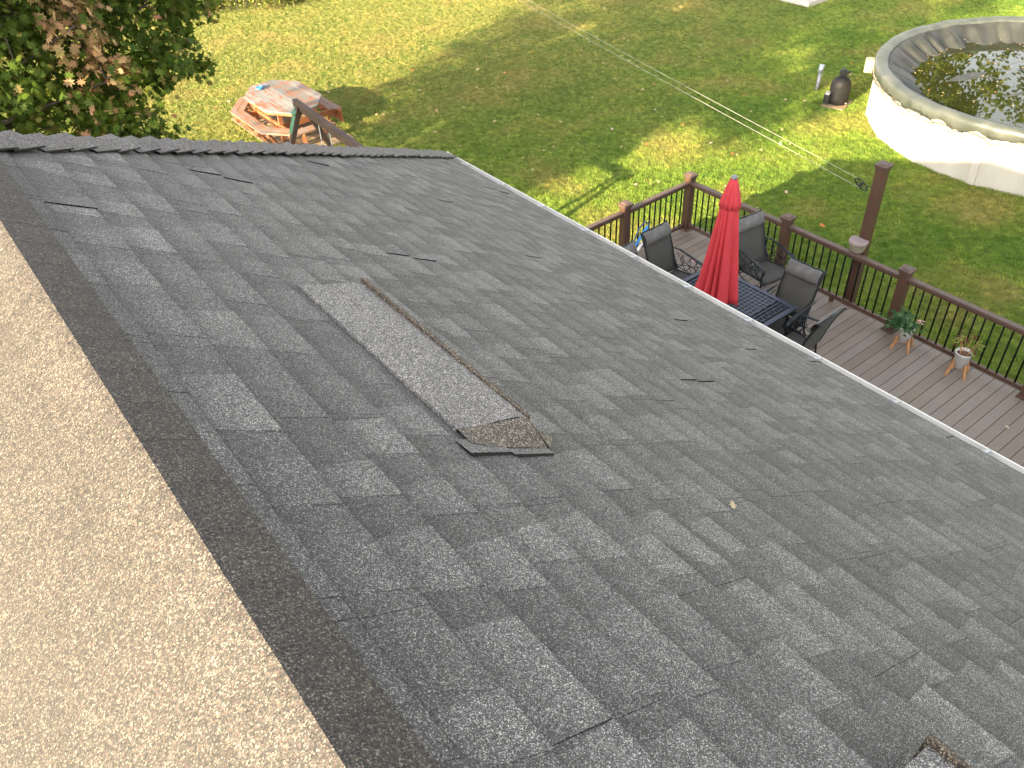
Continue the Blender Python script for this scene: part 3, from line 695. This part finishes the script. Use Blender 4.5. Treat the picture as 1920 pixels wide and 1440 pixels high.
for i, ((x, y), a, lab) in enumerate(CHS):
    c = ch0 if i == 0 else copy_tree(ch0)
    c.location = (x, y, DECK_Z); c.rotation_euler = (0, 0, math.radians(a)); tag(c, lab, 'chair', 'patio chairs around the blue table')

# potted plants on wooden stands
def leaf_blades(m, c, n, h, spread, ln, wd, rd, tone=(0, 1), droop=.4):
    for i in range(n):
        a = rd.uniform(0, 2*PI); r0 = abs(rd.gauss(0, spread)); x, y = c[0]+r0*math.cos(a), c[1]+r0*math.sin(a); z = c[2]+rd.uniform(.0, h)*(1-.35*r0/max(spread*2, .01))
        a2 = a+rd.uniform(-1, 1); d = Vector((math.cos(a2), math.sin(a2), rd.uniform(-droop, .7))).normalized(); s = d.cross(Vector((0,0,1))).normalized()
        L = ln*rd.uniform(.6, 1.3); w2 = wd*rd.uniform(.7, 1.2); p = Vector((x, y, z)); k = Vector((0,0,-.15*L))
        t = rd.uniform(*tone); cc = (t, rd.random()*.4, 0, 1)
        m.add([p, p+d*L*.35+s*w2, p+d*L+k, p+d*L*.35-s*w2], [(0,1,2,3)], [[cc]*4])
def potted(x, y, lab, kind):
    r = thing('potted_plant', (x, y, DECK_Z), lab, 'potted plant', 'white pots on wooden stands along the railing')
    m = MB(); m.lathe([(.078, .13), (.098, .34), (.106, .345), (.106, .352), (.096, .352), (.092, .31)], (x, y, DECK_Z), 32); m.build('pot', m_pot, r, smooth=True)
    m = MB(); m.lathe([(.094, .300), (.094, .312), (.03, .322)], (x, y, DECK_Z), 20); m.build('soil', m_soil, r)
    for k in range(4):
        a = PI/4+k*PI/2+.3; m = MB(); c_, s_ = math.cos(a), math.sin(a)
        m.beam((x+c_*.155, y+s_*.155, DECK_Z), (x+c_*.105, y+s_*.105, DECK_Z+.2), .024, .022); m.build('stand_leg', m_stand, r)
    m = MB(); m.box((x, y, DECK_Z+.115), (.22,.02,.018), rz=PI/4+.3); m.box((x, y, DECK_Z+.1148), (.02,.22,.0175), rz=PI/4+.3); m.build('stand_cross', m_stand, r)
    rd = random.Random(5+kind); m = MB(); st = MB()
    if kind == 0:
        leaf_blades(m, (x-.05, y+.05, DECK_Z+.36), 230, .20, .11, .085, .022, rd, (0, .95), .6)
        m.build('foliage', m_pl, r)
        f = MB()
        for k in range(16):
            a = rd.uniform(0, 6.28); q = Vector((x+.06+rd.gauss(0,.015), y-.11+rd.gauss(0,.015), DECK_Z+.45+rd.gauss(0,.02)))
            d = Vector((math.cos(a), math.sin(a), rd.uniform(-.3,.6)))*.03; s = d.cross(Vector((0,0,1))).normalized()*.014
            f.add([q, q+d*.5+s, q+d, q+d*.5-s], [(0,1,2,3)])
        f.build('flower', m_flower, r)
    else:
        for k in range(9):
            a = rd.uniform(0, 6.28); h = rd.uniform(.14, .30); q0 = Vector((x+.04*math.cos(a), y+.04*math.sin(a), DECK_Z+.31)); q1 = q0+Vector((.07*math.cos(a), .07*math.sin(a), h))
            st.tube([q0, (q0+q1)/2+Vector((0,0,.02)), q1], .004, 5)
            leaf_blades(m, (q1.x, q1.y, q1.z-.10), 11, .12, .022, .065, .016, rd, (0, .55) if k % 3 else (.7, 1), .5)
        st.build('stems', m_stand, r); m.build('foliage', m_pl2, r)
    return r
potted(9.47, 4.05, 'bushy dark green plant with one red and white bloom in a white pot', 0)
potted(9.50, 3.27, 'sparse leggy reddish plant in a white pot on four wooden legs', 1)
# blue tubular frame beside the second post
bf = thing('folded_cart', (8.48, 8.0, DECK_Z), 'blue tubular curved handle with blue and white webbing behind the sling chair', 'folding cart')
m = MB(); bx_, by_ = 8.42, 8.02
m.tube([(bx_-.22, by_, DECK_Z+.0), (bx_-.20, by_, DECK_Z+.35), (bx_-.06, by_, DECK_Z+.62), (bx_+.06, by_, DECK_Z+.69), (bx_+.14, by_, DECK_Z+.62), (bx_+.15, by_-.05, DECK_Z+.3), (bx_+.13, by_-.05, DECK_Z)], .013, 8)
m.build('handle', m_blue, bf, smooth=True)
m = MB(); m.beam((bx_-.15, by_-.02, DECK_Z+.35), (bx_+.1, by_-.02, DECK_Z+.6), .05, .012); m.build('blue_strap', m_hose, bf)
m = MB(); m.beam((bx_-.17, by_-.04, DECK_Z+.22), (bx_+.12, by_-.04, DECK_Z+.47), .05, .012); m.build('white_strap', m_white, bf)
def flat_leaf(name, loc, size, mat, tone, rz, lab, cat, group=None, tilt=.15, src=None):
    if src is not None: o = src.copy(); COL.objects.link(o); o.location = loc; o.rotation_euler = (tilt, -tilt*.6, rz); o.scale = (size, size, size); return tag(o, lab, cat, group)
    pts = maple_outline(); m = MB(); m.cur = (tone, .2, 0, 1)
    m.add([(x, y, .06*math.sin(x*7)*abs(y)+.10*(x*x+y*y)) for x, y in pts], [tuple(range(len(pts)))]); o = m.build(name, mat)
    o.location = loc; o.rotation_euler = (tilt, -tilt*.6, rz); o.scale = (size, size, size); return tag(o, lab, cat, group)
def maple_outline():
    rr = [(0,-.5,.0), ]
    out = [(.0,-.55),(.10,-.18),(.38,-.32),(.30,-.08),(.62,.05),(.36,.14),(.42,.40),(.14,.26),(.0,.66),(-.14,.26),(-.42,.40),(-.36,.14),(-.62,.05),(-.30,-.08),(-.38,-.32),(-.10,-.18)]
    return out
MO = maple_outline()
flat_leaf('petal', (9.05, 7.43, DECK_Z+.008), .07, m_pink, 0, .5, 'small bright pink petal lying on the deck boards', 'petal', tilt=.05)
flat_leaf('leaf_on_deck', (9.0, 2.33, DECK_Z+.010), .06, m_fallen, .6, 1.2, 'single pale leaf lying on the deck boards near the frame edge', 'leaf', tilt=.1)

# ------------------------------------------------------------------ swimming pool
PC = V(19.70, 6.93, 0); PR = 3.64
pool = thing('above_ground_pool', tuple(PC), 'round white above-ground pool under a sagging dark cover full of water', 'pool')
m = MB(); seg = 180
m.lathe([(PR, .0), (PR, 1.12)], tuple(PC), seg*2, lambda r, z, a, i: (r+.006*math.sin(a*150)+.008*(abs(math.sin(a*12)) > .985), 0), cap=False); m.build('wall', m_pool, pool, smooth=True)
for k in range(18):
    a = 2*PI*k/18+.1; m = MB(); m.box((PC[0]+(PR+.02)*math.cos(a), PC[1]+(PR+.02)*math.sin(a), .56), (.04,.16,1.12), rz=a); m.build('upright', m_pool, pool, bevel=.01)
nz = lambda a, f, s: noise.noise(Vector((math.cos(a)*f, math.sin(a)*f, s)))
m = MB()
profc = [(PR+.05, .98), (PR+.075, 1.08), (PR+.085, 1.17), (PR+.04, 1.225), (PR-.06, 1.235), (PR-.16, 1.22), (PR-.22, 1.17)]
def fc(r, z, a, i):
    hem = (.10*nz(a, 9, 1)+.06*nz(a, 26, 2)-.04+.10*max(0, nz(a, 3, 7))) if i == 0 else (.03*nz(a, 9, 1) if i == 1 else 0)
    return r+(.02*nz(a, 30, 3) if i > 1 else .03*nz(a, 24, 4)), hem+.02*nz(a, 6, 5)+.008*nz(a, 40, 6)
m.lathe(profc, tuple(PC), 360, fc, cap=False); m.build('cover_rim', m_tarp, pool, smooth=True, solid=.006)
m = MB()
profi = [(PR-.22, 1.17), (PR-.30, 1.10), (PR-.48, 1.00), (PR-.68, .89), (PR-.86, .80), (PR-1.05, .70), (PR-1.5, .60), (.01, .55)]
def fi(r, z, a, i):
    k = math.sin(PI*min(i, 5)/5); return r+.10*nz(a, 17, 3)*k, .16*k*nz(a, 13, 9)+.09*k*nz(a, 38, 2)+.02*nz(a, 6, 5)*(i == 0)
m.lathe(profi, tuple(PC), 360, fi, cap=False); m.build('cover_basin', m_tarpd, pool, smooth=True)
WZ = .845
m = MB(); m.lathe([(3.25, WZ), (.01, WZ)], tuple(PC), 96, cap=False); m.build('water', m_water, pool, smooth=True)
# light hem under the cover, cord loops
m = MB(); m.lathe([(PR+.055, .955), (PR+.075, 1.0), (PR+.055, 1.05)], tuple(PC), 360, lambda r, z, a, i: (r+.035*nz(a, 24, 4)+(.03*nz(a, 50, 8)+.01 if i == 0 else -.01), (.12*nz(a, 9, 1)+.07*nz(a, 26, 2)-.055+.10*max(0, nz(a, 3, 7))) if i < 2 else 0), cap=False); m.build('cover_hem', m_tarpl, pool, smooth=True, solid=.004)
m = MB(); m.tube([(PC[0]+(PR+.11)*math.cos(a), PC[1]+(PR+.11)*math.sin(a), 1.0+.09*nz(a, 10, 12)+.05*nz(a, 30, 3)) for a in [2*PI*i/300 for i in range(301)]], .007, 5, False); m.build('cable', m_black, pool, smooth=True)
# floating folds of tarp and leaves
m = MB()
for (px, py, L, Wd, rz) in ((19.05, 8.55, 1.1, .16, -.25), (18.9, 7.3, .9, .05, -.3), (20.9, 7.9, 1.6, .04, -.1), (20.0, 6.4, 1.1, .04, .2)):
    rows = []
    for i in range(13):
        t = i/12-.5; w2 = Wd*(1-(2*t)**2)*(.8+.4*random.random())+.012
        cx_, cy_ = px+L*t*math.cos(rz), py+L*t*math.sin(rz)
        rows.append([(cx_+s*w2*-math.sin(rz), cy_+s*w2*math.cos(rz), WZ+(.028*(1-s*s)-.006)*(1-(2*t)**2)+.004) for s in (-1,-.4,.3,1)])
    m.sheet(rows)
m.build('floating_fold', m_tarpd, pool, smooth=True)
m = MB(); rd = random.Random(9)
for k in range(230):
    if k < 110:
        a = rd.uniform(.1, 2.6); r = rd.gauss(2.95, .10); zz = WZ+.006
    else: a = rd.uniform(0, 2*PI); r = 2.8*math.sqrt(rd.random()); zz = WZ+.004
    if r > 3.0: zz = WZ+.006+(r-3.0)*.25+.03
    s = rd.uniform(.02, .05); th_ = rd.uniform(0, 6.28); c_, s_ = math.cos(th_), math.sin(th_)
    m.cur = (rd.random(), .1, 0, 1)
    m.add([(PC[0]+r*math.cos(a)+s*(x*c_-y*s_), PC[1]+r*math.sin(a)+s*(x*s_+y*c_), zz+rd.uniform(0,.004)) for x, y in MO], [tuple(range(len(MO)))])
m.build('floating_leaves', m_fallen, pool)
sk = MB(); a = math.atan2(3.25, -2.0); sk.box((PC[0]+(PR+.17)*math.cos(a), PC[1]+(PR+.17)*math.sin(a), 1.04), (.2,.26,.28), rz=a); skm = sk.build('skimmer', m_beige, pool, bevel=.02)
# sand filter
fx, fy = 17.62, 10.72
sf_ = thing('sand_filter', (fx, fy, 0), 'black pear-shaped sand filter tank standing on a small pad', 'pool filter')
m = MB(); m.box((fx-.02, fy+.0, .025), (.62,.52,.05), rz=.25); m.build('pad', m_pallet, sf_, bevel=.01)
m = MB(); m.lathe([(.19,.05), (.222,.09), (.228,.2), (.228,.46), (.212,.55), (.165,.62), (.09,.665), (.075,.68)], (fx, fy, 0), 32); m.build('tank', m_tank, sf_, smooth=True)
m = MB(); m.lathe([(.085,.68), (.09,.71), (.08,.74), (.095,.76), (.095,.80), (.06,.83), (.02,.84)], (fx, fy, 0), 20); m.tube([(fx, fy, .75), (fx+.13, fy-.08, .75)], .03, 10); m.tube([(fx, fy, .75), (fx-.12, fy-.06, .74)], .025, 10); m.box((fx, fy, .85), (.20,.025,.02), rz=.5); m.build('valve', m_black, sf_)
m = MB(); m.tube([(fx-.21, fy+.16, .07), (fx-.21, fy+.16, .28)], .085, 14); m.build('pump', m_black, sf_)
m = MB(); m.box((fx-.27, fy+.12, .32), (.14,.1,.05), rz=.3); m.build('pump_lid', m_pvc, sf_, bevel=.01)
m = MB(); m.tube([(fx+.13, fy-.08, .75), (fx+.15, fy-.09, .69)], .022, 8); m.build('port', m_beige, sf_)
m = MB(); m.tube([(fx-.02, fy-.215, .10), (fx-.02, fy-.245, .10)], .02, 8); m.build('drain_plug', m_beige, sf_)
pp = thing('standing_pipe', (18.03, 11.6, 0), 'short grey pipe standing upright in the lawn beside the filter', 'pipe')
m = MB(); m.tube([(18.03, 11.6, 0), (18.09, 11.62, .42)], .045, 12); m.build('lower_pipe', m_pvc, pp, smooth=True)
m = MB(); m.tube([(18.085, 11.62, .40), (18.115, 11.63, .60)], .058, 12); m.build('collar', m_galv, pp, smooth=True)

# concrete patio corner
m = MB(); m.box((23.36+4, 15.85+4, .07), (8, 8, .14)); tag(m.build('patio', m_conc, base=(23.36, 15.85, 0), bevel=.01), None, None, kind='structure')

# ------------------------------------------------------------------ picnic table
px, py = 7.36, 18.88
pt = thing('picnic_table', (px, py, 0), 'weathered elongated octagonal picnic table with attached benches on the sunlit lawn', 'picnic table')
def octo(hx, hy, cx_, cy_): return [(-hx+cx_, -hy), (hx-cx_, -hy), (hx, -hy+cy_), (hx, hy-cy_), (hx-cx_, hy), (-hx+cx_, hy), (-hx, hy-cy_), (-hx, -hy+cy_)]
HX, HY, CX, CY = .72, 1.18, .42, .58; TZ = .80
top = MB(); nb = 11; bw = 2*HX/nb; rd = random.Random(4)
for i in range(nb):
    a, b_ = -HX+i*bw+.004, -HX+(i+1)*bw-.004
    def lim(x):
        q = abs(x); return HY if q < HX-CX else HY-CY*(q-(HX-CX))/CX
    top.cur = (rd.random(), 0, 0, 1)
    xs = [a, b_]; vs = []
    for zz in (TZ-.036, TZ): vs += [(px+a, py-lim(a), zz), (px+b_, py-lim(b_), zz), (px+b_, py+lim(b_), zz), (px+a, py+lim(a), zz)]
    top.add(vs, [(0,3,2,1),(4,5,6,7),(0,1,5,4),(1,2,6,5),(2,3,7,6),(3,0,4,7)])
top.build('tabletop', m_pictop, pt)
ap = MB(); oc = octo(HX-.06, HY-.08, CX, CY)
for i in range(8):
    a, b_ = oc[i], oc[(i+1) % 8]; ap.beam((px+a[0], py+a[1], TZ-.08), (px+b_[0], py+b_[1], TZ-.08), .035, .085)
ap.build('apron', m_pic, pt)
for sx in (-1, 1):
    for sy in (-1, 1):
        m = MB(); m.beam((px+sx*.42, py+sy*.62, TZ-.04), (px+sx*.50, py+sy*.74, 0.03), .10, .05, up=(0,1,0)); m.build('leg', m_pic, pt)
for sy in (-1, 1):
    m = MB(); m.beam((px-1.05, py+sy*.62, .34), (px+1.05, py+sy*.62, .34), .04, .13); m.build('cross_beam', m_pic, pt)
m = MB(); m.beam((px-.5, py, .36), (px-.5, py+.0, .37), .01, .01)
for sx in (-1, 1):
    m = MB(); m.beam((px+sx*.47, py-1.35, .36), (px+sx*.47, py+1.35, .36), .04, .13); m.build('side_beam', m_pic, pt)
bo, bi = octo(HX+.33, HY+.38, .54, .70), octo(HX+.06, HY+.12, .46, .62)
def bench(idx, name='bench', skirt=False):
    m = MB(); kk = MB()
    for i in idx:
        a, b_, c_, d_ = bo[i], bo[(i+1) % 8], bi[(i+1) % 8], bi[i]
        for (u0, u1) in ((0, .48), (.52, 1)):
            q = [tuple(a[k]+(d_[k]-a[k])*u0 for k in (0,1)), tuple(b_[k]+(c_[k]-b_[k])*u0 for k in (0,1)), tuple(b_[k]+(c_[k]-b_[k])*u1 for k in (0,1)), tuple(a[k]+(d_[k]-a[k])*u1 for k in (0,1))]
            m.cur = (rd.random(), 0, 0, 1)
            m.add([(px+x, py+y, .425) for x, y in q]+[(px+x, py+y, .462) for x, y in q], [(0,3,2,1),(4,5,6,7),(0,1,5,4),(1,2,6,5),(2,3,7,6),(3,0,4,7)])
        for tt_ in (.18, .82):
            x = a[0]+(b_[0]-a[0])*tt_; y = a[1]+(b_[1]-a[1])*tt_; ix = d_[0]+(c_[0]-d_[0])*tt_; iy = d_[1]+(c_[1]-d_[1])*tt_
            kk.beam((px+x*.97, py+y*.97, .42), (px+ix, py+iy, .03), .09, .04)
            kk.beam((px+x, py+y, .395), (px+ix*.9, py+iy*.9, .395), .05, .06)
        if skirt: kk.beam((px+a[0]*.98, py+a[1]*.98, .26), (px+b_[0]*.98, py+b_[1]*.98, .26), .03, .30)
    bo_ = m.build(name, m_bench, pt); kk.build('bench_support', m_pic, bo_)
bench((6, 5, 7)); bench((0,)); bench((2, 3), skirt=True); bench((4,)); 
pal = thing('wood_platform', (px, py, 0), 'low platform of pale worn boards under the picnic table', 'platform')
m = MB()
for i in range(17):
    m.cur = (rd.random(), 0, 0, 1); y = py-1.62+i*.19; m.box((px-.02, y, .035), (1.7, .16, .03), rz=rd.uniform(-.01,.01))
m.build('boards', m_pallet, pal)
m = MB()
for x in (-1, 0, 1): m.box((px+x*.75, py-.1, .011), (.09, 3.2, .018))
m.build('runner', m_pallet, pal)
hs = thing('coiled_hose', (px-.18, py+.78, TZ), 'small bright blue coiled plastic thing on the picnic table top', 'toy')
m = MB(); m.tube([(px-.24+.075*math.cos(a), py+.76+.075*math.sin(a), TZ+.02+.004*a) for a in [i*.4 for i in range(34)]], .014, 6); m.build('coil', m_hose, hs, smooth=True)
m = MB(); m.tube([(px-.10+.055*math.cos(a), py+.84+.055*math.sin(a), TZ+.02+.003*a) for a in [i*.4 for i in range(20)]], .012, 6); m.build('cuff', m_blue, hs, smooth=True)

# ------------------------------------------------------------------ swing set
sw = thing('swing_set', (5.79, 14.15, 0), 'dark brown timber swing frame in front of the picnic table', 'swing set')
m = MB(); m.beam((5.80, 14.35, 2.32), (5.56, 10.2, 2.32), .10, .14); m.build('top_beam', m_beam, sw, bevel=.006)
for (yb, sgn) in ((14.12, -1), (14.02, 1), (10.5, -1), (10.4, 1)):
    bxx = 5.79-(14.15-yb)*.058; m = MB(); m.beam((bxx+sgn*.04, yb, 2.30), (bxx+sgn*1.05, yb+.12*(1 if yb > 12 else -1), 0), .09, .09, up=(0,1,0)); m.build('leg', m_beam, sw, bevel=.006)
m = MB(); m.beam((5.73, 14.16, 2.24), (5.56, 14.18, 1.85), .115, .115, up=(0,1,0)); m.beam((5.80, 14.17, 2.28), (5.66, 14.17, 2.15), .12, .14, up=(0,1,0)); m.build('bracket', m_green, sw, bevel=.01)
for yb in (13.4, 13.0):
    m = MB(); m.tube([(5.75, yb, 2.24), (5.75, yb, .55)], .008, 6); m.build('rope', m_rope, sw)
m = MB(); m.box((5.75, 13.2, .53), (.18,.46,.03)); m.build('swing_seat', m_yel, sw, bevel=.01)
m = MB(); m.lathe([(.02,0),(.12,.05),(.16,.14),(.13,.25),(.03,.30)], (5.72, 11.75, 1.55), 16); m.build('baby_seat', m_yel, sw, smooth=True)
for yb in (11.63, 11.87):
    m = MB(); m.tube([(5.66, yb, 2.24), (5.72, yb, 1.75)], .008, 6); m.build('rope', m_rope, sw)

# ------------------------------------------------------------------ trees
def leaf_mesh(m, pts, size, rd, tones, outline, out=None, hang=.5):
    """one leaf per point, loosely facing outwards and hanging"""
    ol = outline
    for p in pts:
        n = Vector((rd.gauss(0,1), rd.gauss(0,1), rd.gauss(.9,.8))).normalized()
        if out is not None: n = (n+Vector(p-out).normalized()*.6).normalized()
        x = n.cross(Vector((rd.gauss(0,1), rd.gauss(0,1), rd.gauss(0,1)))).normalized(); y = n.cross(x)
        s = size*rd.uniform(.6, 1.25); P = Vector(p); t = tones(p)
        cc = (t, rd.random()*.5, 0, 1)
        m.add([P+x*(a*s)+y*(b_*s)+n*(.12*s*(a*a)) for a, b_ in ol], [tuple(range(len(ol)))], [[cc]*len(ol)])
SIMPLE = [(0,-.5),(.42,-.1),(.3,.35),(0,.6),(-.3,.35),(-.42,-.1)]
def tree(name, base, blobs, h0, leaf, nper, tones, mat, outline, lab, seed, trunk_r=.22, cat='tree', sub=.75, group=None):
    rd = random.Random(seed); t = thing(name, base, lab, cat, group)
    m = MB(); B0 = Vector(base)
    topc = Vector(blobs[0][0]); fork = B0.lerp(topc, .45); fork.z = max(h0, .5)
    m.tube([B0, B0.lerp(fork, .5)+Vector((.06,.04,0)), fork, fork.lerp(topc, .6), topc], [trunk_r*1.2, trunk_r, trunk_r*.85, trunk_r*.5, .05], 12)
    m.build('trunk', m_trunk, t, smooth=True)
    lim = MB(); lv = MB()
    for (c, r) in blobs:
        c = np.array(c, float); r = np.array(r, float)
        q = Vector(c); mid = fork.lerp(q, .55)+Vector((rd.uniform(-.3,.3), rd.uniform(-.3,.3), .25))
        lim.tube([fork, mid, q], [trunk_r*.26, trunk_r*.11, .012], 8)
        ns = max(3, int(nper[0]*float(r[0]*r[1]*r[2])**.667))
        if r[0] > 2: ns = int(ns*(.38 if r[0] > 3.4 else .62))
        for k in range(ns):
            d = np.array([rd.gauss(0,1) for _ in range(3)]); d /= np.linalg.norm(d); rr = rd.uniform(.55, 1.0)**.6
            sc = c+d*r*rr; sr = sub*rd.uniform(.6, 1.3)*min(1.0, float(min(r)))
            lim.tube([q.lerp(Vector(sc), .15), q.lerp(Vector(sc), .6)+Vector((0,0,.08)), Vector(sc)], [.013, .008, .003], 5)
            nl = int(nper[1]*rd.uniform(.7, 1.3)); ps = []
            for _ in range(nl):
                g_ = np.array([rd.gauss(0,1), rd.gauss(0,1), rd.gauss(0,.7)]); g_ = g_/np.linalg.norm(g_)*rd.random()**.5*sr
                ps.append(sc+g_+np.array([0,0,-.25*sr*abs(g_[0]/sr)]))
            leaf_mesh(lv, ps, leaf, rd, tones, outline, out=c)
    lim.build('limbs', m_trunk, t, smooth=True); lv.build('crown', mat, t)
    return t
def maple_tone(rd):
    def f(p):
        # the turning branch: an orange and pink spray near the middle of the visible crown
        v = rd.random()
        if math.hypot((p[0]-2.0)/.42, (p[1]-10.6)/.42) < 1 and 4.1 < p[2] < 6.6 and v < .88: return rd.uniform(.64, .84) if p[2] > 4.7 else rd.uniform(.3, 1)
        if v < .008: return rd.uniform(.75, 1)
        if v < .16: return rd.uniform(.5, .66)
        return rd.uniform(0, .45)
    return f
rdm = random.Random(21)
MAPLE = [((-1.5,13.5,9.2),(3.6,3.6,3.0)), ((.2,12.6,7.4),(2.3,2.4,2.0)), ((.6,11.9,5.6),(1.7,1.5,1.1)), ((1.9,11.6,5.0),(1.1,1.0,1.0)),
         ((1.3,10.9,5.5),(.8,.6,1.0)), ((1.95,10.55,5.3),(.28,.26,.68)), ((2.08,10.65,4.62),(.30,.26,.34)), ((3.0,11.4,5.15),(.65,.55,.6)), ((2.95,11.3,4.45),(.5,.5,.42)), ((3.55,12.4,5.0),(.5,.6,.6)), ((2.6,11.6,4.1),(.9,.8,.45)), ((2.2,12.2,3.3),(1.3,.8,.45)), ((.4,11.5,4.2),(1.3,.9,.5)), ((3.2,12.3,5.9),(.8,.8,.7)), ((2.9,12.6,6.6),(.9,.9,.8)), ((1.0,13.4,5.0),(1.8,1.1,1.5)), ((1.7,12.6,3.5),(1.6,.9,.75)), ((2.4,11.9,5.8),(.9,.8,.8)), ((-3.6,12.5,7.5),(2.5,2.5,2.5)), ((-1.5,16.5,8.0),(2.6,2.4,2.4))]
tree('maple_tree', (-1.6, 13.8, 0), MAPLE, 2.6, .100, (24, 95), maple_tone(rdm), m_maple, MO, 'large maple turning orange and pink at the top left above the hip', 31, .28, sub=.62)
tn = lambda rd: (lambda p: rd.random())
rs_ = random.Random(5)
# trees on the sunward side of the yard whose shade falls over the lawn
tree('shade_tree', (-9, 9.4, 0), [((-9,10.9,8.8),(3.2,2.5,2.6)), ((-8.2,11.3,6.4),(2.2,1.9,1.6)), ((-9.5,8.4,12.2),(2.4,2.2,2.2)), ((-9.5,7.2,11.0),(2.0,1.6,1.5)), ((-9.5,6.9,13.6),(2.4,1.8,2.0))], 4, .20, (10.5, 56), tn(rs_), m_tree, SIMPLE, 'leafy tree beyond the left edge shading the lawn', 41, .3, sub=.6)
tree('shade_tree', (-12, 12.0, 0), [((-12,12.0,11.5),(3.2,3.4,3.4)), ((-11,10.0,14.5),(2.6,2.6,2.2)), ((-11.5,14.2,9),(2.2,2.0,2.2))], 4, .20, (10, 56), tn(rs_), m_tree, SIMPLE, 'taller leafy tree further left beyond the shaded lawn', 42, .3, sub=.65)
# trees past the pool, seen mirrored in its water
for i, (x, y, h, r) in enumerate(((47,17,8.5,4.2), (44,23,9,3.6), (38,28,8,3.6), (52,11,7.5,4.0))):
    tree('far_tree', (x, y, 0), [((x,y,h),(r,r,r*.95)), ((x+1,y-1.5,h+3),(r*.6,r*.6,r*.7))], 3, .24, (8, 95), tn(rs_), m_tree, SIMPLE,
         ['sunlit broad tree past the pool mirrored in its water', 'middle sunlit tree past the pool behind the patio', 'leftmost sunlit tree past the pool and patio', 'rightmost tree well past the pool'][i], 50+i, .3, sub=1.1, group='trees past the pool')
# weeds along the far edge of the lawn
for i, (x, y, h, w_) in enumerate(((9.3,30.3,1.0,.9), (10.5,29.7,1.5,1.0), (11.8,29.2,1.1,.8), (12.8,28.8,1.2,.8), (8.0,31.6,1.7,1.1), (14.0,29.0,1.2,.8))):
    rd = random.Random(70+i); t = thing('weed_bush', (x, y, 0), ['bushy weeds at the far lawn edge next to the maple', 'tall bright yellow green weeds at the far lawn edge', 'low weed clump at the far lawn edge', 'rounded weed clump at the far right of the weed row', 'tall weeds mostly behind the maple crown', 'last weed clump where the row leaves the picture'][i], 'shrub', 'weeds along the far edge of the lawn')
    st = MB(); lv = MB()
    for k in range(26):
        a = rd.uniform(0, 6.28); r = w_*math.sqrt(rd.random()); hh = h*rd.uniform(.5, 1.1); q = Vector((x+r*math.cos(a), y+r*math.sin(a), 0)); q2 = q+Vector((rd.uniform(-.15,.15), rd.uniform(-.15,.15), hh))
        st.tube([q, q2], [.012, .004], 5)
        ps = [np.array(q.lerp(q2, rd.uniform(.1, 1))+Vector((rd.gauss(0,.09), rd.gauss(0,.09), 0))) for _ in range(34)]
        leaf_mesh(lv, ps, .09, rd, lambda p: rd.random(), SIMPLE)
    st.build('stems', m_trunk, t); lv.build('foliage', m_weed, t)

# fallen leaves on the lawn
rd = random.Random(77); src = None
def inshade(x, y): return True
k = 0
while k < 170:
    x = rd.uniform(6, 27); y = rd.uniform(8.6, 22)
    if (x-PC[0])**2+(y-PC[1])**2 < 4.2**2 or (x < 8.9 and y < 11) : continue
    if abs(x-px) < 1.4 and abs(y-py) < 2: continue
    if rd.random() > math.exp(-((x-11)/7)**2): continue
    tone = rd.choice((0, .3, .55, .6, .6, .95))
    if k < 6:
        o = flat_leaf('fallen_leaf', (x, y, .035), rd.uniform(.055,.09), m_fallen, (0, .3, .5, .6, .75, 1)[k], rd.uniform(0, 6.28), 'pale dry fallen leaf lying on the mown lawn', 'leaf', 'fallen leaves scattered over the lawn', tilt=rd.uniform(-.4,.4)); src = (src or [])+[o]
    else: flat_leaf('fallen_leaf', (x, y, .035), rd.uniform(.05,.10), None, 0, rd.uniform(0, 6.28), 'pale dry fallen leaf lying on the mown lawn', 'leaf', 'fallen leaves scattered over the lawn', tilt=rd.uniform(-.4,.4), src=src[rd.randrange(6)])
    k += 1
flat_leaf('fallen_leaf', (12.6, 7.45, .04), .13, m_fallen, 1, 1, 'single orange leaf on the grass beyond the railing', 'leaf', tilt=.2)
q = CREST+eE*1.594+tY*.957+nE*.02
flat_leaf('leaf_on_roof', tuple(q), .028, m_fallen, .5, 1, 'tiny pale leaf scrap lying on the shaded shingles', 'leaf', tilt=.5)
